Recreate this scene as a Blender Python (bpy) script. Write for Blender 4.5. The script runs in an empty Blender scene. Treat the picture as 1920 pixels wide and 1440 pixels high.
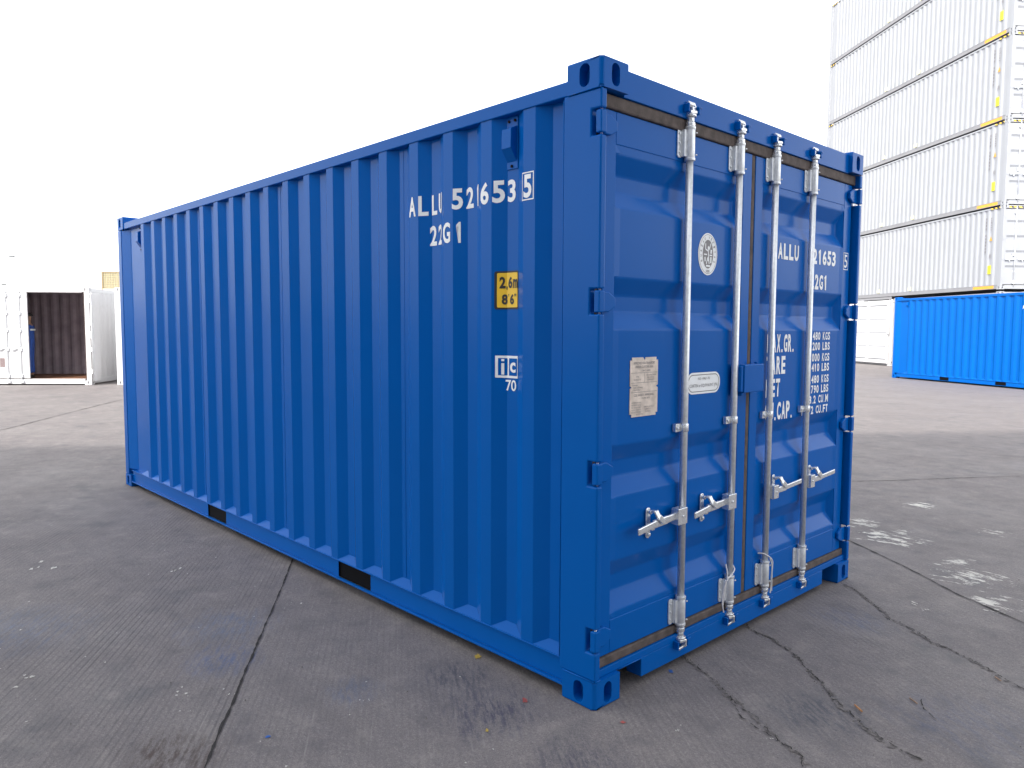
import bpy, bmesh, math, random
from mathutils import Vector, Matrix
R = math.radians
scene = bpy.context.scene
rnd = random.Random(7)

# ------------------------------------------------------------------ camera
cam_d = bpy.data.cameras.new('camera')
cam = bpy.data.objects.new('camera', cam_d)
scene.collection.objects.link(cam)
yaw, pitch, roll = 2.38623076, -0.073551215, 0.00367366092
fw = Vector((math.cos(pitch) * math.cos(yaw), math.cos(pitch) * math.sin(yaw), math.sin(pitch)))
rt = fw.cross(Vector((0, 0, 1))).normalized()
up = rt.cross(fw)
rt2 = rt * math.cos(roll) + up * math.sin(roll)
up2 = -rt * math.sin(roll) + up * math.cos(roll)
m = Matrix((rt2, up2, -fw)).transposed().to_4x4()
m.translation = Vector((1.91043752, -2.26285734, 1.54818394))
cam.matrix_world = m
cam_d.sensor_width = 36.0
cam_d.lens = 1412.16163 / 1920 * 36.0
cam_d.clip_start = 0.05
cam_d.clip_end = 3000
scene.camera = cam

# ------------------------------------------------------------------ sky, sun, exposure
SUN_EL, SUN_AZ = 40.0, -70.0
w = bpy.data.worlds.new('World')
scene.world = w
w.use_nodes = True
nt = w.node_tree
nt.nodes.clear()
sky = nt.nodes.new('ShaderNodeTexSky')
sky.sky_type = 'NISHITA'
sky.sun_disc = False
sky.sun_elevation = R(SUN_EL)
sky.sun_rotation = R(90 - SUN_AZ)
sky.air_density = 1.0
sky.dust_density = 2.0
sky.ozone_density = 1.0
hs = nt.nodes.new('ShaderNodeHueSaturation')
hs.inputs['Saturation'].default_value = 0.15
hs.inputs['Value'].default_value = 1.15
bg = nt.nodes.new('ShaderNodeBackground')
bg.inputs['Strength'].default_value = 0.15
wo = nt.nodes.new('ShaderNodeOutputWorld')
nt.links.new(sky.outputs[0], hs.inputs['Color'])
nt.links.new(hs.outputs[0], bg.inputs['Color'])
nt.links.new(bg.outputs[0], wo.inputs['Surface'])
sd = bpy.data.lights.new('sun', 'SUN')
sd.energy = 1.5
sd.angle = R(1.5)
sd.color = (1.0, 0.94, 0.86)
sun = bpy.data.objects.new('sun', sd)
sun.rotation_euler = Vector((math.cos(R(SUN_AZ)) * math.cos(R(SUN_EL)), math.sin(R(SUN_AZ)) * math.cos(R(SUN_EL)), math.sin(R(SUN_EL)))).to_track_quat('Z', 'Y').to_euler()
sun.location = (0, -20, 30)
scene.collection.objects.link(sun)
scene.view_settings.view_transform = 'Standard'
scene.view_settings.look = 'None'
scene.view_settings.exposure = 1.57
scene.view_settings.gamma = 1.0
scene.cycles.max_bounces = 6

# ------------------------------------------------------------------ helpers
def link(name, me, parent=None, mat=None):
    o = bpy.data.objects.new(name, me)
    scene.collection.objects.link(o)
    if mat is not None and me is not None:
        me.materials.append(mat)
    if parent is not None:
        o.parent = parent
    return o

def tag(o, label=None, cat=None, group=None, kind=None):
    if label: o['label'] = label
    if cat: o['category'] = cat
    if group: o['group'] = group
    if kind: o['kind'] = kind
    return o

def empty(name, loc=(0, 0, 0), rz=0.0, label=None, cat=None, group=None):
    o = bpy.data.objects.new(name, None)
    o.empty_display_size = 0.3
    scene.collection.objects.link(o)
    o.location = loc
    o.rotation_euler = (0, 0, rz)
    return tag(o, label, cat, group)

def copy_tree(o, parent=None, skip=()):
    c = o.copy()
    scene.collection.objects.link(c)
    c.parent = parent
    for ch in o.children:
        if ch.name.split('.')[0] not in skip:
            copy_tree(ch, c, skip)
    return c

class MB:
    """collects shapes for one mesh"""
    def __init__(s): s.bm = bmesh.new()
    def poly(s, vs):
        f = [s.bm.verts.new(v) for v in vs]
        return s.bm.faces.new(f)
    def box(s, x0, x1, y0, y1, z0, z1):
        v = [s.bm.verts.new((x, y, z)) for x in sorted((x0, x1)) for y in sorted((y0, y1)) for z in sorted((z0, z1))]
        for q in ((0, 1, 3, 2), (4, 6, 7, 5), (0, 4, 5, 1), (2, 3, 7, 6), (0, 2, 6, 4), (1, 5, 7, 3)):
            s.bm.faces.new([v[i] for i in q])
        return s
    def bar(s, p0, p1, w, h, side=(0, 0, 1)):
        p0, p1 = Vector(p0), Vector(p1)
        d = (p1 - p0).normalized(); u = Vector(side)
        a = d.cross(u)
        if a.length < 1e-4: a = d.cross(Vector((1, 0, 0)))
        a.normalize(); b = a.cross(d).normalized()
        c = []
        for p in (p0, p1):
            for i, j in ((-1, -1), (1, -1), (1, 1), (-1, 1)):
                c.append(s.bm.verts.new(p + a * w / 2 * i + b * h / 2 * j))
        for q in ((3, 2, 1, 0), (4, 5, 6, 7), (0, 1, 5, 4), (1, 2, 6, 5), (2, 3, 7, 6), (3, 0, 4, 7)):
            s.bm.faces.new([c[i] for i in q])
        return s
    def cyl(s, p0, p1, r, n=16, r1=None, caps=True):
        p0, p1 = Vector(p0), Vector(p1)
        r1 = r if r1 is None else r1
        d = (p1 - p0).normalized()
        a = d.orthogonal().normalized(); b = d.cross(a)
        A, B = [], []
        for i in range(n):
            t = 2 * math.pi * i / n
            o = a * math.cos(t) + b * math.sin(t)
            A.append(s.bm.verts.new(p0 + o * r)); B.append(s.bm.verts.new(p1 + o * r1))
        for i in range(n):
            j = (i + 1) % n
            s.bm.faces.new((A[i], A[j], B[j], B[i])).smooth = True
        if caps:
            s.bm.faces.new(A[::-1]); s.bm.faces.new(B)
        return s
    def tube(s, pts, r, n=8):
        pts = [Vector(p) for p in pts]
        rings = []
        a = None
        for i, p in enumerate(pts):
            d = (pts[min(i + 1, len(pts) - 1)] - pts[max(i - 1, 0)]).normalized()
            if a is None: a = d.orthogonal().normalized()
            a = (a - d * a.dot(d)).normalized(); b = d.cross(a)
            rr = r[i] if isinstance(r, (list, tuple)) else r
            rings.append([s.bm.verts.new(p + (a * math.cos(2 * math.pi * k / n) + b * math.sin(2 * math.pi * k / n)) * rr) for k in range(n)])
        for A, B in zip(rings, rings[1:]):
            for k in range(n):
                s.bm.faces.new((A[k], A[(k + 1) % n], B[(k + 1) % n], B[k])).smooth = True
        s.bm.faces.new(rings[0][::-1]); s.bm.faces.new(rings[-1])
        return s
    def prism(s, pts, axis, a, b):
        """pts 2-D outline; axis 'x': pts are (y,z); 'y': (x,z); 'z': (x,y)"""
        def P(p, t):
            return {'x': (t, p[0], p[1]), 'y': (p[0], t, p[1]), 'z': (p[0], p[1], t)}[axis]
        A = [s.bm.verts.new(P(p, a)) for p in pts]; B = [s.bm.verts.new(P(p, b)) for p in pts]
        n = len(pts)
        s.bm.faces.new(A); s.bm.faces.new(B[::-1])
        for i in range(n):
            s.bm.faces.new((A[i], B[i], B[(i + 1) % n], A[(i + 1) % n]))
        return s
    def mesh(s, name, recalc=True):
        if recalc: bmesh.ops.recalc_face_normals(s.bm, faces=s.bm.faces)
        me = bpy.data.meshes.new(name)
        s.bm.to_mesh(me); s.bm.free()
        return me
    def obj(s, name, mat, parent=None, bev=0.0, seg=2, recalc=True):
        o = link(name, s.mesh(name, recalc), parent, mat)
        if bev:
            md = o.modifiers.new('bevel', 'BEVEL')
            md.width = bev; md.segments = seg; md.limit_method = 'ANGLE'; md.angle_limit = R(40)
        return o

# ------------------------------------------------------------------ materials
def newmat(name):
    mt = bpy.data.materials.new(name)
    mt.use_nodes = True
    t = mt.node_tree
    return mt, t, t.nodes['Principled BSDF']

def N(t, kind, **kw):
    n = t.nodes.new(kind)
    for k, v in kw.items():
        if k in n.inputs: n.inputs[k].default_value = v
        else: setattr(n, k, v)
    return n

def mixc(t, fac, a, b, blend='MIX'):
    n = t.nodes.new('ShaderNodeMix'); n.data_type = 'RGBA'; n.blend_type = blend
    for sock, v in ((n.inputs[0], fac), (n.inputs[6], a), (n.inputs[7], b)):
        if hasattr(v, 'is_output') or isinstance(v, bpy.types.NodeSocket): t.links.new(v, sock)
        elif isinstance(v, tuple): sock.default_value = (*v, 1.0) if len(v) == 3 else v
        else: sock.default_value = v
    return n.outputs[2]

def math_(t, op, a, b=None, c=None, clamp=False):
    n = t.nodes.new('ShaderNodeMath'); n.operation = op; n.use_clamp = clamp
    for i, v in enumerate((a, b, c)):
        if v is None: continue
        if isinstance(v, bpy.types.NodeSocket): t.links.new(v, n.inputs[i])
        else: n.inputs[i].default_value = v
    return n.outputs[0]

def ramp(t, src, lo, hi, a=0.0, b=1.0):
    n = t.nodes.new('ShaderNodeMapRange'); n.clamp = True
    n.inputs[1].default_value = lo; n.inputs[2].default_value = hi
    n.inputs[3].default_value = a; n.inputs[4].default_value = b
    t.links.new(src, n.inputs[0])
    return n.outputs[0]

def noise(t, vec, scale, detail=4.0, rough=0.55):
    n = t.nodes.new('ShaderNodeTexNoise')
    n.inputs['Scale'].default_value = scale; n.inputs['Detail'].default_value = detail; n.inputs['Roughness'].default_value = rough
    if vec is not None: t.links.new(vec, n.inputs['Vector'])
    return n.outputs[0]

def objco(t):
    return t.nodes.new('ShaderNodeTexCoord').outputs['Object']

def paint(name, col, rough=0.36, var=0.10, peel=0.06, dust=(0.25, 0.25, 0.24), dustamt=0.06, spec=0.5):
    mt, t, p = newmat(name)
    oc = objco(t)
    big = noise(t, oc, 0.9, 5, 0.6)
    dark = tuple(c * (1 - var * 1.6) for c in col)
    c1 = mixc(t, ramp(t, big, 0.3, 0.7), dark, col)
    fine = noise(t, oc, 7.0, 6, 0.65)
    c2 = mixc(t, ramp(t, fine, 0.52, 0.8, 0.0, dustamt), c1, dust)
    t.links.new(c2, p.inputs['Base Color'])
    t.links.new(ramp(t, fine, 0.3, 0.75, rough - 0.02, rough + 0.06), p.inputs['Roughness'])
    p.inputs['Specular IOR Level'].default_value = spec
    b1 = noise(t, oc, 120.0, 2, 0.5)
    b2 = noise(t, oc, 2.2, 1, 0.4)
    h = math_(t, 'ADD', math_(t, 'MULTIPLY', b1, 0.0006), math_(t, 'MULTIPLY', b2, 0.006))
    bp = N(t, 'ShaderNodeBump', Strength=peel * 6, Distance=1.0)
    t.links.new(h, bp.inputs['Height']); t.links.new(bp.outputs[0], p.inputs['Normal'])
    return mt

def plain(name, col, rough=0.6, metal=0.0, nscale=30.0, amt=0.15, bump=0.0):
    mt, t, p = newmat(name)
    oc = objco(t)
    n = noise(t, oc, nscale, 4)
    t.links.new(mixc(t, ramp(t, n, 0.3, 0.7), tuple(c * (1 - amt) for c in col), tuple(min(1, c * (1 + amt)) for c in col)), p.inputs['Base Color'])
    p.inputs['Roughness'].default_value = rough; p.inputs['Metallic'].default_value = metal
    if bump:
        bp = N(t, 'ShaderNodeBump', Strength=bump, Distance=0.01)
        t.links.new(n, bp.inputs['Height']); t.links.new(bp.outputs[0], p.inputs['Normal'])
    return mt

BLUE = paint('blue_ship_paint', (0.0008, 0.112, 0.45), 0.18, 0.05, 0.010, (0.02, 0.15, 0.45), 0.03, 0.10)
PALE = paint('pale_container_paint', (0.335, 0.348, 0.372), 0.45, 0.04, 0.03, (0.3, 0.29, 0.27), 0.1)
WHITE = paint('white_ship_paint', (0.68, 0.68, 0.69), 0.45, 0.05, 0.04, (0.45, 0.42, 0.38), 0.18)
GREYP = paint('grey_rail_paint', (0.26, 0.26, 0.275), 0.5, 0.08, 0.04)
SLATE = paint('slate_ship_paint', (0.10, 0.13, 0.17), 0.5, 0.1, 0.04)
ZINC = plain('galvanised_steel', (0.78, 0.80, 0.82), 0.36, 0.55, 60.0, 0.10, 0.05)
ZINC2 = plain('zinc_plated_steel', (0.80, 0.82, 0.84), 0.26, 0.75, 90.0, 0.12, 0.1)
RUBBER = plain('dusty_rubber', (0.098, 0.076, 0.068), 0.8, 0, 25.0, 0.35, 0.25)
BLACK = plain('dark_steel_and_shade', (0.004, 0.004, 0.005), 0.6)  # near-black: shade inside the fork pockets put into the colour; also vent rivets
UNDER = plain('underside_coating', (0.02, 0.02, 0.022), 0.8)
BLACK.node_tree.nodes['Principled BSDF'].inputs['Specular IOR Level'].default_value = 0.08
LETTER = plain('white_vinyl', (0.90, 0.92, 0.93), 0.45, 0, 12.0, 0.04)
YELLOW = plain('yellow_vinyl', (0.92, 0.58, 0.03), 0.45, 0, 15.0, 0.06)
ORANGE = plain('orange_vinyl', (0.80, 0.36, 0.04), 0.45, 0, 15.0, 0.12)
INK = plain('black_print', (0.02, 0.02, 0.022), 0.5)
GREYINK = plain('grey_print', (0.22, 0.21, 0.22), 0.5)
CREAM = plain('scratched_alloy_plate', (0.70, 0.60, 0.52), 0.45, 0.0, 22.0, 0.22, 0.15)
WOOD = plain('container_floor_wood', (0.16, 0.075, 0.04), 0.6, 0, 5.0, 0.35)
INNER = plain('grey_interior_paint', (0.36, 0.30, 0.34), 0.6, 0, 4.0, 0.15)
STRAPM = plain('white_plastic_strap', (0.78, 0.76, 0.76), 0.4, 0, 40.0, 0.06)

def hazard_mat():
    mt, t, p = newmat('hazard_stripes')
    wv = N(t, 'ShaderNodeTexWave', Scale=3.2)
    wv.wave_type = 'BANDS'; wv.bands_direction = 'DIAGONAL'
    t.links.new(objco(t), wv.inputs['Vector'])
    t.links.new(mixc(t, math_(t, 'GREATER_THAN', wv.outputs[1], 0.5), (0.02, 0.02, 0.02), (0.85, 0.52, 0.03)), p.inputs['Base Color'])
    p.inputs['Roughness'].default_value = 0.5
    return mt
HAZ = hazard_mat()

# ------------------------------------------------------------------ ground
GA = R(145.0)          # direction of the slab joints and of the brushed grooves
def ground_mat():
    mt, t, p = newmat('brushed_concrete')
    geo = t.nodes.new('ShaderNodeNewGeometry').outputs['Position']
    mp = N(t, 'ShaderNodeMapping'); mp.inputs['Rotation'].default_value = (0, 0, -GA)
    t.links.new(geo, mp.inputs['Vector'])
    rv = mp.outputs[0]                                  # x along the grooves, y across
    st = N(t, 'ShaderNodeMapping'); st.inputs['Scale'].default_value = (0.22, 1.0, 1.0)
    t.links.new(rv, st.inputs['Vector'])
    sv = st.outputs[0]
    n_big = noise(t, geo, 0.17, 4, 0.6)
    n_mid = noise(t, geo, 1.1, 6, 0.65)
    n_str = noise(t, sv, 5.0, 6, 0.7)
    n_fin = noise(t, geo, 45.0, 5, 0.7)
    base = mixc(t, ramp(t, n_big, 0.35, 0.65), (0.215, 0.192, 0.190), (0.250, 0.225, 0.214))
    base = mixc(t, ramp(t, n_mid, 0.35, 0.72, 0.0, 0.75), base, (0.172, 0.150, 0.157))
    base = mixc(t, ramp(t, n_str, 0.50, 0.72, 0.0, 0.35), base, (0.30, 0.272, 0.250))
    base = mixc(t, ramp(t, n_fin, 0.35, 0.65, 0.0, 0.62), base, (0.145, 0.13, 0.13))
    n_grit = noise(t, geo, 190.0, 3, 0.75)
    base = mixc(t, ramp(t, n_grit, 0.42, 0.62, 0.0, 0.45), base, (0.105, 0.096, 0.098))
    base = mixc(t, ramp(t, n_grit, 0.50, 0.36, 0.0, 0.40), base, (0.34, 0.315, 0.30))
    n_g2 = noise(t, geo, 85.0, 4, 0.8)
    base = mixc(t, ramp(t, n_g2, 0.54, 0.66, 0.0, 0.55), base, (0.34, 0.315, 0.30))
    base = mixc(t, ramp(t, n_g2, 0.46, 0.36, 0.0, 0.50), base, (0.095, 0.088, 0.09))
    n_bl = noise(t, geo, 6.0, 6, 0.7)
    base = mixc(t, ramp(t, n_bl, 0.52, 0.66, 0.0, 0.55), base, (0.12, 0.112, 0.118))
    base = mixc(t, ramp(t, n_bl, 0.46, 0.34, 0.0, 0.42), base, (0.29, 0.265, 0.245))
    # dark oily patches
    n_oil = noise(t, geo, 1.9, 5, 0.6)
    base = mixc(t, ramp(t, n_oil, 0.58, 0.70, 0.0, 0.50), base, (0.085, 0.088, 0.098))
    n_oil2 = noise(t, sv, 9.0, 4, 0.75)
    base = mixc(t, math_(t, 'MULTIPLY', ramp(t, n_oil2, 0.60, 0.72), ramp(t, n_mid, 0.45, 0.62, 0.0, 0.5)), base, (0.07, 0.073, 0.088))
    # grooves: brushed lines 25 mm apart, worn away in patches
    sep = N(t, 'ShaderNodeSeparateXYZ'); t.links.new(rv, sep.inputs[0])
    wob = noise(t, sv, 1.6, 3, 0.6)
    yy = math_(t, 'ADD', sep.outputs[1], math_(t, 'MULTIPLY', wob, 0.035))
    ph = math_(t, 'SINE', math_(t, 'MULTIPLY', yy, 2 * math.pi / 0.030))
    gm = noise(t, sv, 1.3, 5, 0.65)
    mask = ramp(t, gm, 0.40, 0.60, 0.10, 1.0)
    mask = math_(t, 'MULTIPLY', mask, ramp(t, sep.outputs[1], 1.35, 1.50, 0.40, 1.0))
    mask = math_(t, 'MULTIPLY', mask, ramp(t, noise(t, sv, 30.0, 3, 0.7), 0.35, 0.6, 0.35, 1.0))
    groove = ramp(t, ph, 0.10, 0.9)
    base = mixc(t, math_(t, 'MULTIPLY', math_(t, 'MULTIPLY', groove, mask), 0.62), base, (0.085, 0.078, 0.08))
    ph2 = math_(t, 'SINE', math_(t, 'MULTIPLY', yy, 2 * math.pi / 0.047))
    lt = math_(t, 'MULTIPLY', ramp(t, ph2, 0.86, 0.98), math_(t, 'MULTIPLY', ramp(t, noise(t, sv, 14.0, 5, 0.8), 0.52, 0.66), 0.42))
    base = mixc(t, lt, base, (0.33, 0.31, 0.29))
    # coloured overspray and paint specks left by repair work
    n_strk = noise(t, sv, 42.0, 5, 0.75)
    def blob(cx, cy, r, col, amt, sc=9.0):
        nonlocal base
        v = N(t, 'ShaderNodeVectorMath'); v.operation = 'DISTANCE'
        t.links.new(geo, v.inputs[0]); v.inputs[1].default_value = (cx, cy, 0)
        edge = math_(t, 'ADD', math_(t, 'DIVIDE', v.outputs['Value'], r), math_(t, 'MULTIPLY', noise(t, sv, sc, 5, 0.75), 1.7))
        base = mixc(t, math_(t, 'MULTIPLY', ramp(t, edge, 1.15, 1.95, amt * 1.25, 0.0), ramp(t, n_strk, 0.44, 0.60, 0.12, 1.0)), base, col)
    blob(-1.50, -0.90, 0.20, (0.05, 0.10, 0.24), 0.42, 22.0)
    blob(-1.88, -0.72, 0.26, (0.11, 0.16, 0.26), 0.42, 14.0)
    blob(-2.55, -1.58, 0.42, (0.11, 0.15, 0.23), 0.40, 12.0)
    blob(-0.82, -0.62, 0.14, (0.07, 0.11, 0.20), 0.35, 25.0)
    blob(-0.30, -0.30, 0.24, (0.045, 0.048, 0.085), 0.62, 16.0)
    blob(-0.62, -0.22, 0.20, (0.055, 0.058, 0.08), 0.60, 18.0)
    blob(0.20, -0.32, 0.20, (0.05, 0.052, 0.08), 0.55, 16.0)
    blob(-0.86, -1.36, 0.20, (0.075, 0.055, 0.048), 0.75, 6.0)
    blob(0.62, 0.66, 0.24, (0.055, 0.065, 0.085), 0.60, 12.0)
    blob(0.30, 1.75, 0.22, (0.05, 0.09, 0.20), 0.28, 12.0)
    blob(1.05, 1.0, 0.30, (0.05, 0.09, 0.20), 0.22, 12.0)
    # white paint scuffs beyond the slab joint
    sm = N(t, 'ShaderNodeMapping'); sm.inputs['Rotation'].default_value = (0, 0, -GA + R(8)); sm.inputs['Scale'].default_value = (0.38, 1.0, 1)
    t.links.new(geo, sm.inputs['Vector'])
    ns = noise(t, sm.outputs[0], 17.0, 9, 0.75)
    tot = None
    for cx, cy, r in ((-0.16, 3.60, 0.40), (-0.50, 3.88, 0.30), (0.52, 3.05, 0.34), (0.36, 3.30, 0.18), (-0.40, 4.88, 0.22), (0.30, 4.35, 0.18), (1.0, 4.9, 0.3), (0.75, 2.6, 0.25)):
        v = N(t, 'ShaderNodeVectorMath'); v.operation = 'DISTANCE'
        t.links.new(geo, v.inputs[0]); v.inputs[1].default_value = (cx, cy, 0)
        f = ramp(t, v.outputs['Value'], r * 0.15, r, 0.165, 0.0)
        tot = f if tot is None else math_(t, 'MAXIMUM', tot, f)
    sc = ramp(t, math_(t, 'ADD', ns, tot), 0.65, 0.675)
    sc = math_(t, 'MULTIPLY', sc, ramp(t, tot, 0.0, 0.03))
    base = mixc(t, math_(t, 'MULTIPLY', sc, 0.9), base, (0.66, 0.64, 0.58))
    # stray white specks
    vo = N(t, 'ShaderNodeTexVoronoi', Scale=6.5); t.links.new(geo, vo.inputs['Vector'])
    sp = math_(t, 'LESS_THAN', vo.outputs['Distance'], 0.032)
    base = mixc(t, math_(t, 'MULTIPLY', sp, ramp(t, n_fin, 0.5, 0.6)), base, (0.55, 0.52, 0.47))
    # long pale and dark tyre streaks further off
    tm = N(t, 'ShaderNodeMapping'); tm.inputs['Rotation'].default_value = (0, 0, R(-58)); tm.inputs['Scale'].default_value = (0.10, 1.2, 1)
    t.links.new(geo, tm.inputs['Vector'])
    nt_ = noise(t, tm.outputs[0], 1.4, 6, 0.7)
    base = mixc(t, ramp(t, nt_, 0.56, 0.70, 0.0, 0.30), base, (0.27, 0.245, 0.225))
    base = mixc(t, ramp(t, nt_, 0.44, 0.34, 0.0, 0.30), base, (0.115, 0.105, 0.108))
    t.links.new(base, p.inputs['Base Color'])
    t.links.new(ramp(t, n_mid, 0.3, 0.7, 0.62, 0.88), p.inputs['Roughness'])
    p.inputs['Specular IOR Level'].default_value = 0.35
    h = math_(t, 'ADD', math_(t, 'MULTIPLY', math_(t, 'MULTIPLY', groove, mask), -0.0016), math_(t, 'ADD', math_(t, 'MULTIPLY', n_fin, 0.0040), math_(t, 'MULTIPLY', n_grit, 0.0012)))
    h = math_(t, 'ADD', h, math_(t, 'MULTIPLY', n_mid, 0.012))
    bp = N(t, 'ShaderNodeBump', Strength=0.9, Distance=1.0)
    t.links.new(h, bp.inputs['Height']); t.links.new(bp.outputs[0], p.inputs['Normal'])
    return mt
CONC = ground_mat()
g = MB(); g.poly([(-900, -900, 0), (900, -900, 0), (900, 900, 0), (-900, 900, 0)])
ground = g.obj('ground', CONC)
tag(ground, kind='structure')
CRACKM = plain('crack_dirt', (0.028, 0.025, 0.024), 0.95, 0, 40.0, 0.3)
CHIPM = plain('broken_concrete', (0.135, 0.122, 0.118), 0.95, 0, 60.0, 0.5, 0.6)

def strip(name, pts, wd, mat, jit=0.0, z=0.004, step=0.03, gap=0.0, parent=ground):
    b = MB(); P = [Vector((x, y, 0)) for x, y in pts]
    L = []
    for a, c in zip(P, P[1:]):
        n = max(1, int((c - a).length / step))
        for i in range(n): L.append(a.lerp(c, i / n))
    L.append(P[-1])
    prev = None
    off = 0
    for i, p in enumerate(L):
        d = (L[min(i + 1, len(L) - 1)] - L[max(i - 1, 0)]).normalized(); nrm = Vector((-d.y, d.x, 0))
        off = off * 0.7 + rnd.uniform(-1, 1) * jit
        ww = wd * (0.35 + 1.1 * rnd.random() ** 1.5)
        if i in (0, len(L) - 1): ww = wd * 0.1
        c = p + nrm * off
        cur = [b.bm.verts.new((c + nrm * ww / 2 * s).to_tuple()[:2] + (z,)) for s in (-1, 1)]
        if prev and rnd.random() > gap: b.bm.faces.new((prev[0], prev[1], cur[1], cur[0]))
        prev = cur
    return b.obj(name, mat, parent)

JO = [(-2.9, 0.2), (-2.69, 0.06), (-2.24, -0.24), (-1.86, -0.5), (-1.68, -0.62), (-1.42, -0.8), (-1.26, -0.91), (-1.06, -1.04), (-0.91, -1.15), (-0.74, -1.26), (0.4, -2.05)]
strip('joint', JO, 0.010, CRACKM, 0.0015)
strip('joint', [(-5.7, 6.9), (-0.34, 3.27), (-0.12, 3.12), (0.06, 3.0), (0.27, 2.84), (0.41, 2.72), (0.58, 2.59), (0.76, 2.49), (0.94, 2.38), (3.0, 0.95)], 0.012, CRACKM, 0.003)
strip('joint', [(-2.5, 3.7), (-1.23, 5.5), (-0.96, 5.88), (-0.69, 6.3), (0.4, 7.9)], 0.011, CRACKM, 0.003)
strip('joint', [(-16, 3.0), (-11.82, 0.09), (-11.48, -0.17), (-9.0, -1.9)], 0.02, CRACKM, 0.004, step=0.1)
CA = [(-0.07, 0.73), (-0.01, 0.68), (0.08, 0.65), (0.18, 0.6), (0.23, 0.56), (0.32, 0.5), (0.45, 0.45), (0.52, 0.41), (0.56, 0.38), (0.63, 0.34), (0.7, 0.32), (0.76, 0.25), (0.9, 0.12)]
CB = [(-0.08, 1.3), (0.05, 1.21), (0.14, 1.2), (0.3, 1.11), (0.43, 0.99), (0.51, 0.93), (0.61, 0.81), (0.66, 0.79), (0.73, 0.74), (0.81, 0.67), (0.87, 0.65), (0.95, 0.62), (1.03, 0.6)]
CC = [(0.02, 2.3), (0.14, 2.22), (0.29, 2.08), (0.45, 1.91), (0.56, 1.86), (0.7, 1.74), (0.78, 1.73), (0.86, 1.68), (0.94, 1.64), (1.03, 1.57), (1.2, 1.45)]
for c, wd in ((CA, 0.0048), (CB, 0.0065), (CC, 0.0048)):
    strip('crack', c, wd, CRACKM, 0.007, 0.005, 0.012, 0.30)
    strip('crack_edge', c, wd * 4.0, CHIPM, 0.012, 0.0025, 0.016, 0.45)
strip('crack', [(0.3, 0.52), (0.42, 0.40), (0.6, 0.35)], 0.006, CRACKM, 0.006, 0.005, 0.015, 0.3)
strip('crack', [(0.86, 1.1), (0.9, 1.0), (0.97, 0.95)], 0.005, CRACKM, 0.004, 0.005, 0.015, 0.3)

def patch(name, cx, cy, r, mat, z=0.0035, sx=1.0, n=22, parent=ground):
    b = MB()
    vs = []
    for i in range(n):
        t = 2 * math.pi * i / n
        rr = r * (0.45 + 0.75 * rnd.random())
        x, y = rr * math.cos(t) * sx, rr * math.sin(t)
        vs.append((cx + x * math.cos(GA) - y * math.sin(GA), cy + x * math.sin(GA) + y * math.cos(GA), z))
    b.poly(vs)
    return b.obj(name, mat, parent)
SPOT = {k: plain('dried_paint_' + k, c, 0.6, 0, 80.0, 0.3) for k, c in dict(red=(0.34, 0.08, 0.07), yellow=(0.42, 0.30, 0.06), blue=(0.02, 0.10, 0.35), white=(0.55, 0.53, 0.48)).items()}
for k, x, y, r, sx in (('red', -0.26, -0.14, 0.013, 1.5), ('yellow', -0.71, -0.01, 0.016, 1.8), ('yellow', -0.19, -0.41, 0.009, 1.4), ('blue', 0.0, 0.53, 0.012, 1.6), ('blue', 0.35, -0.45, 0.009, 1.0),
                       ('blue', -0.72, -1.05, 0.012, 1.0), ('red', 0.13, 0.02, 0.012, 1.2), ('white', -1.9, -1.62, 0.03, 1.0), ('white', -1.15, -1.02, 0.014, 1.3), ('white', -1.30, -1.16, 0.016, 1.1), ('white', 0.32, 0.13, 0.010, 1.0), ('white', -0.72, -0.62, 0.012, 1.2),
                       ('white', -3.6, -1.2, 0.05, 1.5), ('white', -3.0, -0.6, 0.02, 2.0), ('white', 0.45, 2.25, 0.02, 2.0), ('white', 0.52, 2.2, 0.015, 1.0), ('white', 0.6, 0.34, 0.008, 1), ('white', -0.05, -0.75, 0.014, 1)):
    if k != 'white': patch('paint_spot', x, y, r, SPOT[k], sx=sx)
    else:
        for q_ in range(4): patch('paint_spot', x + rnd.gauss(0, r * 1.3), y + rnd.gauss(0, r * 0.8), r * rnd.uniform(0.15, 0.42), SPOT[k], sx=sx * rnd.uniform(0.8, 1.8), n=12)
for q_ in range(60):
    x, y = rnd.uniform(-3.5, 0.8), rnd.uniform(-1.9, -0.15)
    patch('paint_spot', x, y, rnd.uniform(0.002, 0.006), SPOT['white'], sx=rnd.uniform(0.7, 2.2), n=8)

# ------------------------------------------------------------------ container building blocks
PITCH, OUT0 = 0.2757, -0.368
def prof_pts(x_end, lo=0.012, dep=0.036, x_start=-0.195, pitch=PITCH, out0=OUT0):
    """outline of the corrugated wall from x_start going to -x"""
    f, s = pitch * 0.26, pitch * 0.2466
    pts = [(x_start, lo + dep)]
    x = out0
    pts.append((x + s, lo + dep))
    while x - pitch > x_end:
        pts += [(x, lo), (x - f, lo), (x - f - s, lo + dep), (x - pitch + s, lo + dep)]
        x -= pitch
    pts += [(x_end, lo + dep)] if pts[-1][0] > x_end + 0.01 else []
    return pts
HERO_P = prof_pts(-5.87)
def prof(x, P=HERO_P):
    for (xa, ya), (xb, yb) in zip(P, P[1:]):
        if xb <= x <= xa and xa != xb: return ya + (yb - ya) * (x - xa) / (xb - xa)
    return P[0][1]

def corr_panel(mb, P, z0, z1, flip=None):
    """P = list of (x,y); flip = W mirrors it to the far side"""
    a = [mb.bm.verts.new((x, (flip - y) if flip else y, z0)) for x, y in P]
    b = [mb.bm.verts.new((x, (flip - y) if flip else y, z1)) for x, y in P]
    for i in range(len(P) - 1):
        f = (a[i], b[i], b[i + 1], a[i + 1])
        mb.bm.faces.new(f if not flip else f[::-1])
    return mb

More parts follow.
